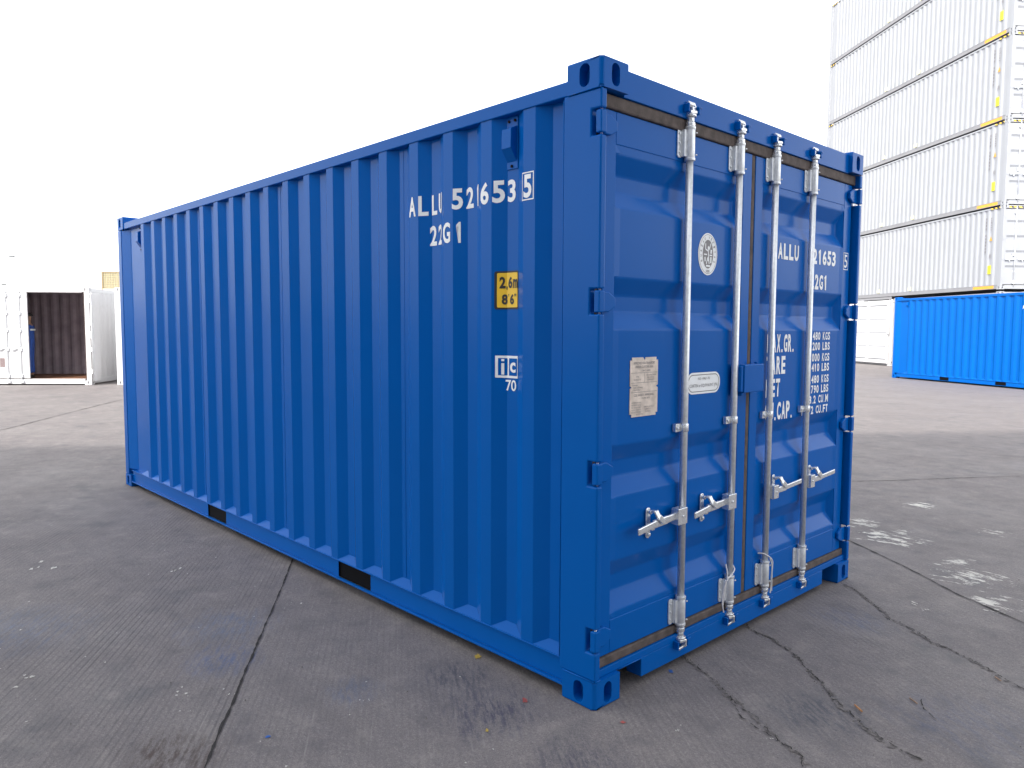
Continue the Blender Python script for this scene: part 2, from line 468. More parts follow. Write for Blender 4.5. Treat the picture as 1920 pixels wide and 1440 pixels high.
def casting_mesh(top):
    b = MB(); bm = b.bm
    X, Y, Z = 0.178, 0.162, 0.118
    V = {(i, j, k): bm.verts.new((-X * i, Y * j, Z * k)) for i in (0, 1) for j in (0, 1) for k in (0, 1)}
    def hole(fn, c, hw, hh, n, corners, nd):
        ring = []
        for i in range(n):
            t = 2 * math.pi * i / n
            u = hw * math.cos(t); v = hw * math.sin(t) + math.copysign(hh - hw, math.sin(t)) if abs(math.sin(t)) > 1e-6 else 0
            ring.append(bm.verts.new(fn(c[0] + u, c[1] + v, 0)))
        e = [bm.edges.new((ring[i], ring[(i + 1) % n])) for i in range(n)]
        for i in range(4):
            a_, b_ = corners[i], corners[(i + 1) % 4]
            e.append(bm.edges.get((a_, b_)) or bm.edges.new((a_, b_)))
        bmesh.ops.triangle_fill(bm, edges=e, use_beauty=True, normal=nd)
        r1 = [bm.verts.new(fn(c[0] + (fn_i.co - Vector(fn(c[0], c[1], 0))).dot(U) * 0.97, c[1] + (fn_i.co.z - c[1]) * 0.97, 0.045)) for fn_i in ring]
        for i in range(n):
            bm.faces.new((ring[i], ring[(i + 1) % n], r1[(i + 1) % n], r1[i]))
        bm.faces.new(r1)
    U = Vector((1, 0, 0))
    hole(lambda u, v, d: (u, d, v), (-0.088, 0.058), 0.027, 0.045, 20, [V[0, 0, 0], V[1, 0, 0], V[1, 0, 1], V[0, 0, 1]], (0, -1, 0))
    U = Vector((0, 1, 0))
    hole(lambda u, v, d: (-d, u, v), (0.084, 0.058), 0.025, 0.044, 20, [V[0, 0, 0], V[0, 1, 0], V[0, 1, 1], V[0, 0, 1]], (1, 0, 0))
    bm.faces.new((V[1, 0, 0], V[1, 1, 0], V[1, 1, 1], V[1, 0, 1]))
    bm.faces.new((V[0, 1, 0], V[0, 1, 1], V[1, 1, 1], V[1, 1, 0]))
    bm.faces.new((V[0, 0, 1], V[0, 1, 1], V[1, 1, 1], V[1, 0, 1]))
    bm.faces.new((V[0, 0, 0], V[1, 0, 0], V[1, 1, 0], V[0, 1, 0]))
    bmesh.ops.recalc_face_normals(bm, faces=bm.faces)
    e = bm.edges.get((V[0, 0, 0], V[0, 0, 1]))
    bmesh.ops.bevel(bm, geom=[e], offset=0.016, segments=4, affect='EDGES', profile=0.5)
    zz = Z if top else 0.0
    es = [e for e in bm.edges if all(abs(v.co.z - zz) < 1e-5 for v in e.verts) and e.is_manifold and abs(e.calc_face_angle(0)) > 1.0]
    bmesh.ops.bevel(bm, geom=es, offset=0.008, segments=3, affect='EDGES', profile=0.5)
    return b.mesh('corner_casting')
CAST = {t: casting_mesh(t) for t in (False, True)}

def add_castings(par, L, W, H, mat):
    for top in (False, True):
        for far in (0, 1):
            for back in (0, 1):
                me = CAST[top].copy()
                M = Matrix.Identity(4)
                if far: M = Matrix.Translation((0, W, 0)) @ Matrix.Scale(-1, 4, (0, 1, 0)) @ M
                if back: M = Matrix.Translation((-L, 0, 0)) @ Matrix.Scale(-1, 4, (1, 0, 0)) @ M
                M = Matrix.Translation((0, 0, H - 0.118 if top else 0)) @ M
                me.transform(M)
                if far != back: me.flip_normals()
                link('corner_casting', me, par, mat)

# ------------------------------------------------------------------ text
def text_bm(s, w_=None, h=0.1, bold=0.012, cx=0.0, cy=0.0, space=1.0):
    cu = bpy.data.curves.new('t', 'FONT'); cu.body = s; cu.size = 1; cu.offset = bold; cu.resolution_u = 4
    cu.space_character = space
    o = bpy.data.objects.new('t', cu)
    scene.collection.objects.link(o)
    bpy.context.view_layer.update()
    me = bpy.data.meshes.new_from_object(o.evaluated_get(bpy.context.evaluated_depsgraph_get()))
    bpy.data.objects.remove(o); bpy.data.curves.remove(cu)
    bm = bmesh.new(); bm.from_mesh(me); bpy.data.meshes.remove(me)
    if not bm.verts: return bm
    xs = [v.co.x for v in bm.verts]; ys = [v.co.y for v in bm.verts]
    x0, x1, y0, y1 = min(xs), max(xs), min(ys), max(ys)
    sy = h / max(1e-6, y1 - y0)
    sx = (w_ / (x1 - x0)) if w_ else sy * 0.72
    for v in bm.verts:
        v.co = Vector(((v.co.x - (x0 + x1) / 2) * sx + cx, (v.co.y - (y0 + y1) / 2) * sy + cy, 0))
    return bm

ONE = [(0.38, 0.0), (0.68, 0.0), (0.68, 1.0), (0.46, 1.0), (0.14, 0.86), (0.14, 0.73), (0.38, 0.82)]
def glyph(ch, x0, w_, z0, h, bold=0.04):
    """one stencil letter in the box x0..x0+w_, z0..z0+h"""
    if ch == '1':
        bm = bmesh.new(); bm.faces.new([bm.verts.new((x0 + px * w_, z0 + pz * h, 0)) for px, pz in ONE])
        bmesh.ops.triangulate(bm, faces=bm.faces[:]); return bm
    if ch in '.,':
        e = 0.16 * h; z1 = z0 - (0.10 * h if ch == ',' else 0)
        bm = bmesh.new(); bm.faces.new([bm.verts.new(p) for p in ((x0 + w_ / 2 - e / 2.4, z1, 0), (x0 + w_ / 2 + e / 2.4, z1, 0), (x0 + w_ / 2 + e / 2.4, z0 + e, 0), (x0 + w_ / 2 - e / 2.4, z0 + e, 0))]); return bm
    return text_bm(ch, w_, h, bold, x0 + w_ / 2, z0 + h / 2)
def line(s, x0, x1, zc, h, bold=0.04, gap=0.22):
    """letters spread from x0 to x1, condensed like stencil lettering"""
    adv = [0.55 if c in '.,' else (0.75 if c == ' ' else (1.25 if c == 'M' else 1.0)) for c in s]
    u = (x1 - x0) / (sum(adv) + gap * (len(s) - 1)); x = x0; out = []
    for c, a_ in zip(s, adv):
        if c != ' ': out.append(glyph(c, x, u * a_, zc - h / 2, h, bold))
        x += u * (a_ + gap)
    return out

def shape_bm(fn_list):
    bm = bmesh.new()
    for poly in fn_list:
        bm.faces.new([bm.verts.new((x, y, 0)) for x, y in poly])
    return bm

def rrect(cx, cy, w_, h, r, n=5):
    out = []
    for qx, qy, a0 in ((1, 1, 0), (-1, 1, 90), (-1, -1, 180), (1, -1, 270)):
        for i in range(n + 1):
            t = R(a0 + 90 * i / n)
            out.append((cx + qx * (w_ / 2 - r) + r * math.cos(t), cy + qy * (h / 2 - r) + r * math.sin(t)))
    return out

def frame_polys(cx, cy, w_, h, th):
    x0, x1, y0, y1 = cx - w_ / 2, cx + w_ / 2, cy - h / 2, cy + h / 2
    return [[(x0, y0), (x1, y0), (x1, y0 + th), (x0, y0 + th)], [(x0, y1 - th), (x1, y1 - th), (x1, y1), (x0, y1)],
            [(x0, y0 + th), (x0 + th, y0 + th), (x0 + th, y1 - th), (x0, y1 - th)], [(x1 - th, y0 + th), (x1, y0 + th), (x1, y1 - th), (x1 - th, y1 - th)]]

def merge(bms):
    out = bmesh.new()
    for b in bms:
        me = bpy.data.meshes.new('m'); b.to_mesh(me); b.free(); out.from_mesh(me); bpy.data.meshes.remove(me)
    return out

def on_side(name, bms, mat, par, off=0.0015):
    """lay a flat decal drawn in (x,z) on the corrugated side wall"""
    bm = merge(bms)
    for x, _ in HERO_P:
        bmesh.ops.bisect_plane(bm, geom=bm.verts[:] + bm.edges[:] + bm.faces[:], plane_co=(x, 0, 0), plane_no=(1, 0, 0))
    for v in bm.verts:
        x, z = v.co.x, v.co.y
        v.co = Vector((x, prof(x) - off, z))
    me = bpy.data.meshes.new(name); bm.to_mesh(me); bm.free()
    return link(name, me, par, mat)

def on_door(name, bms, mat, par, x=-0.0415):
    bm = merge(bms)
    for v in bm.verts: v.co = Vector((x, v.co.x, v.co.y))
    me = bpy.data.meshes.new(name); bm.to_mesh(me); bm.free()
    return link(name, me, par, mat)

# ------------------------------------------------------------------ the blue container
W, L, H = 2.438, 6.058, 2.591
hero = empty('shipping_container', (0, 0, 0), 0, 'large royal blue container in the foreground with closed double doors and galvanised locking rods', 'shipping container', 'blue containers')

def build_blue(par):
    m_ = BLUE
    add_castings(par, L, W, H, m_)
    HZ = (2.345, 1.655, 0.970, 0.285)
    # --- door-end corner posts, notched at the hinges
    for far in (0, 1):
        Y = (lambda y: W - y) if far else (lambda y: y)
        b = MB()
        b.box(-0.2, -0.107, Y(0.040), Y(0.11), 0.120, 2.471)
        out = [(-0.2, 0.120), (-0.003, 0.120)]
        for hz in sorted(HZ): out += [(-0.003, hz - 0.050), (-0.054, hz - 0.050), (-0.054, hz + 0.050), (-0.003, hz + 0.050)]
        out += [(-0.003, 2.471), (-0.2, 2.471)]
        b.prism(out, 'y', Y(0.004), Y(0.038))
        b.obj('corner_post', m_, par, 0.007, 3)
    for far in (0, 1):
        Y = (lambda y: W - y) if far else (lambda y: y)
        b = MB()
        b.box(-L + 0.004, -L + 0.10, Y(0.004), Y(0.12), 0.120, 2.471)
        q_ = [(-L + 0.1005, Y(0.008)), (-5.80, Y(0.0465)), (-5.80, Y(0.10)), (-L + 0.1005, Y(0.10))]
        b.prism(q_, 'z', 0.170, 2.467)
        b.obj('corner_post', m_, par, 0.006)
    # --- side walls
    for fl in (None, W):
        b = corr_panel(MB(), HERO_P, 0.165, 2.472, fl)
        b.obj('side_panel', m_, par, recalc=False)
    # sloping filler plates that close each recess above the bottom rail
    for fl in (None, W):
        b = MB(); Y = (lambda y: W - y) if fl else (lambda y: y)
        i = 0
        PP = [p for p in HERO_P]
        for (xa, ya), (xb, yb) in zip(PP, PP[1:]):
            if abs(ya - 0.048) < 1e-6 and abs(yb - 0.048) < 1e-6:
                ca, cb = min(-0.201, xa + 0.068), max(xb - 0.068, -5.86)
                if xb < -5.8: continue
                q_ = [(ca, Y(0.0125), 0.166), (cb, Y(0.0125), 0.166), (xb, Y(0.047), 0.203), (xa, Y(0.047), 0.203)]
                b.poly(q_ if not fl else q_[::-1])
        b.obj('rail_filler', m_, par)
    # weld seams of the wall sheets
    for k in (3, 8, 13):
        x = OUT0 - PITCH * k - 0.172
        MB().cyl((x, 0.0475, 0.21), (x, 0.0475, 2.465), 0.0012, 6).obj('weld_seam', m_, par)
    # front wall
    b = MB()
    P = [(0.12 + i * 0.11, -L + (0.03 if (i % 4) in (0, 1) else 0.07)) for i in range(21)]
    a = [b.bm.verts.new((x, min(y, W - 0.12), 0.165)) for y, x in P]; c = [b.bm.verts.new((x, min(y, W - 0.12), 2.47)) for y, x in P]
    for i in range(len(P) - 1): b.bm.faces.new((a[i], a[i + 1], c[i + 1], c[i]))
    b.box(-L + 0.006, -L + 0.08, 0.163, W - 0.163, 0.03, 0.16).box(-L + 0.006, -L + 0.08, 0.163, W - 0.163, 2.47, 2.57)
    b.obj('front_wall', m_, par)
    MB().box(-L + 0.05, -0.09, 0.05, W - 0.05, 2.532, 2.545).obj('roof', m_, par)
    # --- top side rails
    for far in (0, 1):
        Y = (lambda y: W - y) if far else (lambda y: y)
        MB().box(-L + 0.1785, -0.1785, Y(0.007), Y(0.067), 2.4725, 2.531).obj('top_rail', m_, par, 0.004)
        # bottom rail with fork pockets
        b = MB()
        xs = [(-L + 0.179, -4.03), (-3.68, -2.03), (-1.68, -0.179)]
        for x0, x1 in xs: b.box(x0, x1, Y(0.021), Y(0.028), 0.058, 0.158)
        b.box(-L + 0.179, -0.179, Y(0.008), Y(0.075), 0.1585, 0.1655)
        b.box(-L + 0.179, -0.179, Y(0.002), Y(0.0225), 0.048, 0.0575)
        b.obj('bottom_rail', m_, par, 0.0015)
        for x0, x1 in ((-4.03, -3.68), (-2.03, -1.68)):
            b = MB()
            b.box(x0 - 0.006, x0 + 0.001, Y(0.0225), Y(0.9), 0.059, 0.158).box(x1 - 0.001, x1 + 0.006, Y(0.0225), Y(0.9), 0.059, 0.158).box(x0, x1, Y(0.030), Y(0.035), 0.0585, 0.158)  # black plate added just behind the web, stands for the shade inside
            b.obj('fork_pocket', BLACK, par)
    b = MB().box(-5.9, -0.2, 0.09, W - 0.09, 0.160, 0.188)
    for i in range(16): b.box(-5.7 + i * 0.35, -5.66 + i * 0.35, 0.09, W - 0.09, 0.062, 0.159)
    b.obj('underframe', UNDER, par)
    # welds at the castings
    b = MB()
    b.cyl((-0.178, 0.001, 0.1205), (-0.006, 0.001, 0.1205), 0.0035, 6).cyl((-0.002, 0.006, 0.1205), (-0.002, 0.038, 0.1205), 0.0035, 6)
    b.cyl((-0.178, 0.001, 2.4715), (-0.006, 0.001, 2.4715), 0.003, 6)
    b.cyl((-0.017, 0.17, 0.1195), (-0.017, 0.335, 0.1195), 0.003, 6).cyl((-0.2, 0.005, 0.17), (-0.2, 0.005, 2.46), 0.002, 6)
    b.obj('weld_bead', m_, par)
    # --- door header and sill
    b = MB().box(-0.10, -0.022, 0.1635, W - 0.1635, 2.466, 2.574).box(-0.10, -0.060, 0.0385, 0.1625, 2.467, 2.4715).box(-0.10, -0.060, W - 0.1625, W - 0.0385, 2.467, 2.4715)
    b.obj('door_header', m_, par, 0.003)
    b = MB().box(-0.10, -0.020, 0.0385, W - 0.0385, 0.1192, 0.1500).box(-0.10, -0.020, 0.335, W - 0.335, 0.034, 0.1188)
    b.box(-0.10, -0.03, 0.170, 0.33, 0.1105, 0.1185).box(-0.10, -0.03, W - 0.33, W - 0.17, 0.1105, 0.1185)
    b.obj('door_sill', m_, par, 0.002)
    # --- rubber gaskets
    b = MB()
    b.box(-0.095, -0.030, 0.040, W - 0.040, 2.412, 2.4655).box(-0.095, -0.030, 0.040, W - 0.040, 0.1505, 0.190)
    b.box(-0.095, -0.042, 1.202, 1.236, 0.191, 2.411).box(-0.095, -0.060, 0.040, 0.062, 0.191, 2.411).box(-0.095, -0.060, W - 0.062, W - 0.040, 0.191, 2.411)
    b.obj('door_gasket', RUBBER, par, 0.006)
    # --- doors
    REC = ((2.246, 2.172, 2.104, 2.036), (1.756, 1.686, 1.617, 1.547), (1.065, 0.995, 0.928, 0.851), (0.581, 0.508, 0.440, 0.362))
    leaves = []
    for k in (0, 1):
        ya, yb = (0.064, 1.201) if k == 0 else (1.237, 2.374)
        pa, pb = (0.140, 1.122) if k == 0 else (1.312, 2.276)
        b = MB()
        b.box(-0.09, -0.040, ya, pa, 0.192, 2.410).box(-0.09, -0.040, pb, yb, 0.192, 2.410)
        b.box(-0.09, -0.0402, pa + 0.0003, pb - 0.0003, 2.283, 2.410).box(-0.09, -0.0402, pa + 0.0003, pb - 0.0003, 0.192, 0.334)
        leaf = b.obj('door', m_, par, 0.003)
        leaves.append(leaf)
        b = MB()
        zs, dz = [2.284], [0]
        for r_ in REC:
            zs += list(r_); dz += [0, 1, 1, 0]
        zs.append(0.333); dz.append(0)
        e = 0.035
        ys = [pa, pa + e, pb - e, pb]; D = 0.036
        G = [[b.bm.verts.new((-0.043 - (D if d and 0 < j < 3 else 0), y, z)) for j, y in enumerate(ys)] for z, d in zip(zs, dz)]
        for i in range(len(zs) - 1):
            for j in range(3):
                q_ = [G[i][j], G[i + 1][j], G[i + 1][j + 1], G[i][j + 1]]
                if j != 1 and dz[i] != dz[i + 1]:
                    # corner facets of the pressed recess
                    if (j == 0): t1, t2 = ((q_[0], q_[1], q_[2]), (q_[0], q_[2], q_[3])) if dz[i] == 0 else ((q_[0], q_[1], q_[3]), (q_[1], q_[2], q_[3]))
                    else: t1, t2 = ((q_[0], q_[1], q_[3]), (q_[1], q_[2], q_[3])) if dz[i] == 0 else ((q_[0], q_[1], q_[2]), (q_[0], q_[2], q_[3]))
                    b.bm.faces.new(t1); b.bm.faces.new(t2)
                else: b.bm.faces.new(q_)
        pn = b.obj('door_panel', m_, leaf, recalc=False)
        bv = pn.modifiers.new('bevel', 'BEVEL'); bv.width = 0.006; bv.segments = 2; bv.limit_method = 'ANGLE'; bv.angle_limit = R(15)
    # --- hinges
    for k in (0, 1):
        Y = (lambda y: W - y) if k else (lambda y: y)
        for hz in HZ:
            b = MB()
            b.box(-0.030, -0.001, Y(0.002), Y(0.036), hz - 0.043, hz + 0.043)
            pts = [(Y(0.037), hz - 0.040), (Y(0.085), hz - 0.040), (Y(0.128), hz - 0.018), (Y(0.128), hz + 0.018), (Y(0.085), hz + 0.040), (Y(0.037), hz + 0.040)]
            b.prism(pts, 'x', -0.0385, -0.021)
            h_ = b.obj('hinge', m_, leaves[k], 0.005, 3)
            MB().cyl((-0.016, Y(0.020), hz - 0.052), (-0.016, Y(0.020), hz + 0.052), 0.0055, 10).obj('hinge_pin', ZINC2, h_)
    # --- locking gear
    rods = (0.620, 1.042, 1.396, 1.818)
    for i, y in enumerate(rods):
        leaf = leaves[0] if i < 2 else leaves[1]
        rx = -0.016
        rod = MB().cyl((rx, y, 0.17), (rx, y, 2.44), 0.0162, 20).obj('locking_rod', ZINC, leaf)
        for z0, z1 in ((2.292, 2.427), (0.196, 0.322)):
            b = MB()
            b.cyl((rx, y, z0), (rx, y, z1), 0.0222, 22).cyl((rx, y, z0 - 0.006), (rx, y, z0 + 0.006), 0.0242, 22).cyl((rx, y, z1 - 0.006), (rx, y, z1 + 0.006), 0.0242, 22)
            b.prism(rrect(y - 0.050, (z0 + z1) / 2, 0.032, (z1 - z0) - 0.008, 0.014, 4), 'x', -0.0395, -0.0335)
            b.box(-0.036, -0.016, y - 0.040, y - 0.016, z0 + 0.010, z1 - 0.010)
            for q_ in (0.2, 0.5, 0.8):
                zz = z0 + (z1 - z0) * q_
                b.cyl((-0.034, y - 0.054, zz), (-0.028, y - 0.054, zz), 0.0052, 8)
            b.cyl((rx + 0.018, y + 0.018, z0 + 0.02), (rx + 0.022, y + 0.024, z0 + 0.02), 0.004, 6).cyl((rx + 0.018, y + 0.018, z1 - 0.02), (rx + 0.022, y + 0.024, z1 - 0.02), 0.004, 6)
            b.obj('rod_bracket', ZINC, rod, 0.001)
        b = MB()
        b.cyl((rx, y, 1.088), (rx, y, 1.124), 0.0205, 20).box(-0.0395, -0.020, y - 0.058, y - 0.012, 1.088, 1.124).cyl((-0.021, y - 0.046, 1.106), (-0.013, y - 0.046, 1.106), 0.008, 8)
        b.obj('rod_bracket', ZINC2, rod, 0.002)
        # cams top and bottom with their fingers
        sgn = 1 if i < 2 else -1
        for z, s in ((2.440, 1), (0.172, -1)):
            b = MB()
            b.cyl((rx, y, z - 0.010 * s), (rx, y, z + 0.012 * s), 0.0215, 18).cyl((rx, y, z + 0.012 * s), (rx, y, z + 0.034 * s), 0.017, 18)
            b.cyl((rx, y, z + 0.034 * s), (rx, y, z + 0.046 * s), 0.026, 18)
            b.bar((rx + 0.002, y - 0.022, z + 0.052 * s), (rx + 0.004, y + 0.024, z + 0.056 * s), 0.034, 0.014)
            if s > 0:
                b.bar((rx + 0.004, y + 0.020 * sgn, z + 0.050), (rx + 0.002, y + 0.016 * sgn, z + 0.088), 0.030, 0.014, (1, 0, 0))
                b.cyl((rx, y - 0.024, z + 0.088), (rx, y + 0.022, z + 0.088), 0.013, 12)
            else:
                b.bar((rx + 0.008, y + 0.020, z - 0.050), (rx + 0.006, y + 0.022, z - 0.086), 0.012, 0.030, (1, 0, 0))
                b.bar((rx + 0.008, y + 0.026, z - 0.084), (rx + 0.006, y - 0.022, z - 0.090), 0.012, 0.012)
            b.obj('rod_cam', ZINC2, rod, 0.003)
            b = MB()
            zc = z + 0.066 * s
            for q_ in (-0.040, 0.040):
                b.box(-0.0215 if s > 0 else -0.0195, 0.006, y + q_ - 0.005, y + q_ + 0.005, zc - 0.018, zc + 0.018)
            b.box(-0.0215 if s > 0 else -0.0195, -0.010, y - 0.034, y + 0.034, zc + 0.010, zc + 0.018)
            b.cyl((0.002, y + 0.030, zc + 0.012), (0.002, y + 0.058, zc + 0.014), 0.005, 8)
            b.obj('cam_keeper', m_, par, 0.003)
        # handle
        hz = 0.705
        b = MB()
        if i < 2:
            ends = (y - 0.365, y - 0.235, y - 0.085, y - 0.025)
            b.bar((0.012, ends[0], hz - 0.010), (0.004, ends[1] + 0.02, hz + 0.004), 0.010, 0.030)
            b.bar((0.003, ends[1] - 0.01, hz + 0.002), (-0.004, ends[2] - 0.05, hz + 0.004), 0.014, 0.036)
            b.bar((-0.004, ends[2] - 0.055, hz + 0.004), (-0.002, ends[2] + 0.012, hz + 0.010), 0.014, 0.032)
            ry = ends[1]
        else:
            ends = (y + 0.325, y + 0.100, y + 0.06, y + 0.02)
            b.bar((0.014, ends[0], hz + 0.010), (0.006, ends[1] + 0.06, hz - 0.004), 0.010, 0.026)
            b.bar((0.006, ends[1] + 0.065, hz - 0.004), (-0.004, y + 0.03, hz - 0.012), 0.014, 0.032)
            ry = ends[1]
        hd = b.obj('handle', ZINC2, rod, 0.004)
        b = MB()
        if i < 2: b.box(-0.020, 0.020, y - 0.082, y - 0.012, hz - 0.030, hz + 0.044).cyl((0.020, y - 0.046, hz + 0.008), (0.024, y - 0.046, hz + 0.008), 0.006, 8)
        else: b.box(-0.020, 0.020, y + 0.012, y + 0.062, hz - 0.045, hz + 0.025).cyl((0.020, y + 0.036, hz - 0.01), (0.024, y + 0.036, hz - 0.01), 0.006, 8)
        b.obj('handle_hub', ZINC2, rod, 0.006)
        # retainer plate and catch, bolted to the door
        b = MB()
        b.prism(rrect(ry, hz + 0.000, 0.030, 0.136, 0.014, 5), 'x', -0.0395, -0.031)
        b.box(-0.031, -0.004, ry - 0.012, ry + 0.012, hz - 0.028, hz - 0.016)
        b.cyl((-0.031, ry, hz + 0.050), (-0.014, ry, hz + 0.050), 0.0095, 10).cyl((-0.031, ry, hz - 0.050), (-0.022, ry, hz - 0.050), 0.0085, 10)
        b.bar((0.004, ry + 0.004, hz + 0.058), (0.012, ry + 0.018, hz + 0.028), 0.010, 0.024, (0, 1, 0.3))
        b.bar((0.012, ry + 0.016, hz + 0.032), (0.014, ry + 0.052, hz + 0.004), 0.010, 0.026, (0, 0.6, 1))
        b.bar((-0.012, ry, hz + 0.056), (0.006, ry + 0.004, hz + 0.056), 0.010, 0.026, (0, 1, 0))
        b.obj('handle_retainer', ZINC2, leaf, 0.003)
    # lock box
    b = MB().box(-0.0395, 0.022, 1.072, 1.262, 1.238, 1.376).box(-0.0395, 0.016, 1.050, 1.0715, 1.244, 1.370).box(-0.0395, 0.006, 1.074, 1.096, 1.222, 1.2375)
    b.cyl((-0.012, 1.238, 1.377), (-0.012, 1.238, 1.386), 0.009, 10)
    b.obj('lock_box', m_, leaves[1], 0.004)
    # --- vents
    for x0 in (-0.577, -5.540):
        vx = x0
        b = MB()
        b.box(vx, vx + 0.070, 0.043, 0.0475, 2.245, 2.470)
        b.prism([(0.046, 2.430), (0.008, 2.412), (0.006, 2.330), (0.046, 2.272)], 'x', vx + 0.004, vx + 0.064)
        v = b.obj('vent_cover', m_, par, 0.003)
        b = MB()
        for xx, zz in ((0.016, 2.452), (0.054, 2.452), (0.034, 2.258)):
            b.cyl((vx + xx, 0.043, zz), (vx + xx, 0.038, zz), 0.0065, 8)
        b.obj('rivet', BLACK, v)
    # --- markings on the side
    H1 = 0.098
    def chars(lst): return [glyph(ch, x - w_ / 2, w_, z - H1 / 2, H1, 0.030) for ch, x, z, w_ in lst]
    on_side('owner_code', chars((('A', -1.243, 2.157, 0.056), ('L', -1.168, 2.156, 0.050), ('L', -1.105, 2.156, 0.042), ('U', -1.048, 2.158, 0.046))), LETTER, par)
    on_side('serial_number', chars((('5', -0.898, 2.157, 0.052), ('2', -0.832, 2.158, 0.050), ('1', -0.766, 2.160, 0.046), ('6', -0.690, 2.155, 0.056), ('5', -0.613, 2.155, 0.054), ('3', -0.548, 2.154, 0.050))), LETTER, par)
    on_side('check_digit', chars((('5', -0.413, 2.152, 0.048),)) + [shape_bm(frame_polys(-0.413, 2.152, 0.076, 0.118, 0.005))], LETTER, par)
    on_side('size_code', chars((('2', -1.112, 2.006, 0.050), ('2', -1.050, 2.007, 0.048), ('G', -0.966, 2.004, 0.056), ('1', -0.889, 2.001, 0.038))), LETTER, par)
    st = on_side('height_sticker', [shape_bm([rrect(-0.566, 1.719, 0.128, 0.170, 0.010)])], INK, par, 0.0015)
    on_side('sticker_face', [shape_bm([rrect(-0.563, 1.719, 0.110, 0.154, 0.006)])], YELLOW, st, 0.0025)
    on_side('sticker_print', [glyph('2', -0.607, 0.026, 1.727, 0.052), glyph(',', -0.580, 0.012, 1.727, 0.052), glyph('6', -0.566, 0.026, 1.727, 0.052), glyph('m', -0.536, 0.028, 1.727, 0.040), text_bm('8', 0.026, 0.046, 0.04, -0.584, 1.678), text_bm("'", 0.004, 0.012, 0.012, -0.563, 1.696), text_bm('6', 0.026, 0.046, 0.04, -0.542, 1.678), text_bm('"', 0.012, 0.012, 0.012, -0.521, 1.696)], INK, st, 0.0035)
    ic = on_side('railway_mark', [shape_bm([rrect(-0.565, 1.376, 0.122, 0.100, 0.002, 2)]), text_bm('70', 0.066, 0.050, 0.016, -0.548, 1.293)], LETTER, par, 0.0015)
    on_side('mark_field', [shape_bm([rrect(-0.592, 1.376, 0.042, 0.078, 0.002, 2), rrect(-0.535, 1.376, 0.052, 0.078, 0.002, 2)])], BLUE, ic, 0.0025)
    on_side('mark_letter', [shape_bm([rrect(-0.592, 1.366, 0.013, 0.052, 0.001, 1), rrect(-0.592, 1.406, 0.013, 0.010, 0.001, 1)]), text_bm('c', 0.036, 0.046, 0.03, -0.535, 1.374)], LETTER, ic, 0.0035)
    # --- markings on the doors
    on_door('owner_code', line('ALLU', 1.492, 1.722, 1.962, 0.084), LETTER, leaves[1])
    on_door('serial_number', line('521653', 1.835, 2.185, 1.960, 0.084), LETTER, leaves[1])
    on_door('size_code', line('22G1', 1.868, 2.085, 1.818, 0.084), LETTER, leaves[1])
    for nm_, s_, y1, z, w_ in (('maximum_weight', 'MAX.GR.', 1.700, 1.475, 0.298), ('empty_weight', 'TARE', 1.607, 1.358, 0.205), ('net_weight', 'NET', 1.553, 1.238, 0.152), ('cubic_capacity', 'CU.CAP.', 1.702, 1.112, 0.304)):
        on_door(nm_, line(s_, y1 - w_, y1, z, 0.096), LETTER, leaves[1])
    for nm_, s_, z in (('maximum_weight', '30.480 KGS', 1.512), ('maximum_weight', '67.200 LBS', 1.453), ('empty_weight', '2.000 KGS', 1.389), ('empty_weight', '4.410 LBS', 1.331), ('net_weight', '28.480 KGS', 1.264), ('net_weight', '62.790 LBS', 1.206), ('cubic_capacity', '33.2 CU.M', 1.147), ('cubic_capacity', '1,172 CU.FT', 1.087)):
        on_door(nm_, line(s_, 2.145 - 0.031 * len(s_), 2.145, z, 0.046, 0.03), LETTER, leaves[1])
    on_door('check_digit', [text_bm('5', 0.042, 0.078, 0.012, 2.318, 1.957), shape_bm(frame_polys(2.318, 1.957, 0.064, 0.102, 0.004))], LETTER, leaves[1], -0.0385)
    # round seal
    ec, ez = 0.823, 1.896
    def ell(r1, r2, n=40): return [(ec + r1 * math.cos(2 * math.pi * i / n), ez + r2 * math.sin(2 * math.pi * i / n)) for i in range(n)]
    sl = on_door('round_seal', [shape_bm([ell(0.080, 0.097)])], LETTER, leaves[0])
    T = [shape_bm([ell(0.044, 0.066)])]
    ring = shape_bm([])
    o_ = ell(0.0735, 0.0905); i_ = ell(0.0715, 0.0885)
    vo_ = [ring.verts.new((*p, 0)) for p in o_]; vi_ = [ring.verts.new((*p, 0)) for p in i_]
    for k in range(40): ring.faces.new((vo_[k], vo_[(k + 1) % 40], vi_[(k + 1) % 40], vi_[k]))
    T.append(ring)
    word = 'BUREAU VERITAS'
    for k, ch in enumerate(word):
        if ch == ' ': continue
        t = R(205 - k * (230 / (len(word) - 1)))
        bm = text_bm(ch, 0.0085, 0.013, 0.02)
        rot = Matrix.Rotation(t - math.pi / 2, 3, 'Z')
        for v in bm.verts: v.co = rot @ v.co + Vector((ec + 0.058 * math.cos(t), ez + 0.077 * math.sin(t), 0))
        T.append(bm)
    T.append(text_bm('1828', 0.030, 0.012, 0.02, ec, ez - 0.078))
    on_door('seal_print', T, GREYINK, sl, -0.0408)
    def stick(pts, w_):
        ps = []
        for (x0, y0), (x1, y1) in zip(pts, pts[1:]):
            d = Vector((x1 - x0, y1 - y0)).normalized(); n_ = Vector((-d.y, d.x)) * w_ / 2
            ps.append([(ec + x0 + n_.x, ez + y0 + n_.y), (ec + x0 - n_.x, ez + y0 - n_.y), (ec + x1 - n_.x, ez + y1 - n_.y), (ec + x1 + n_.x, ez + y1 + n_.y)])
        return ps
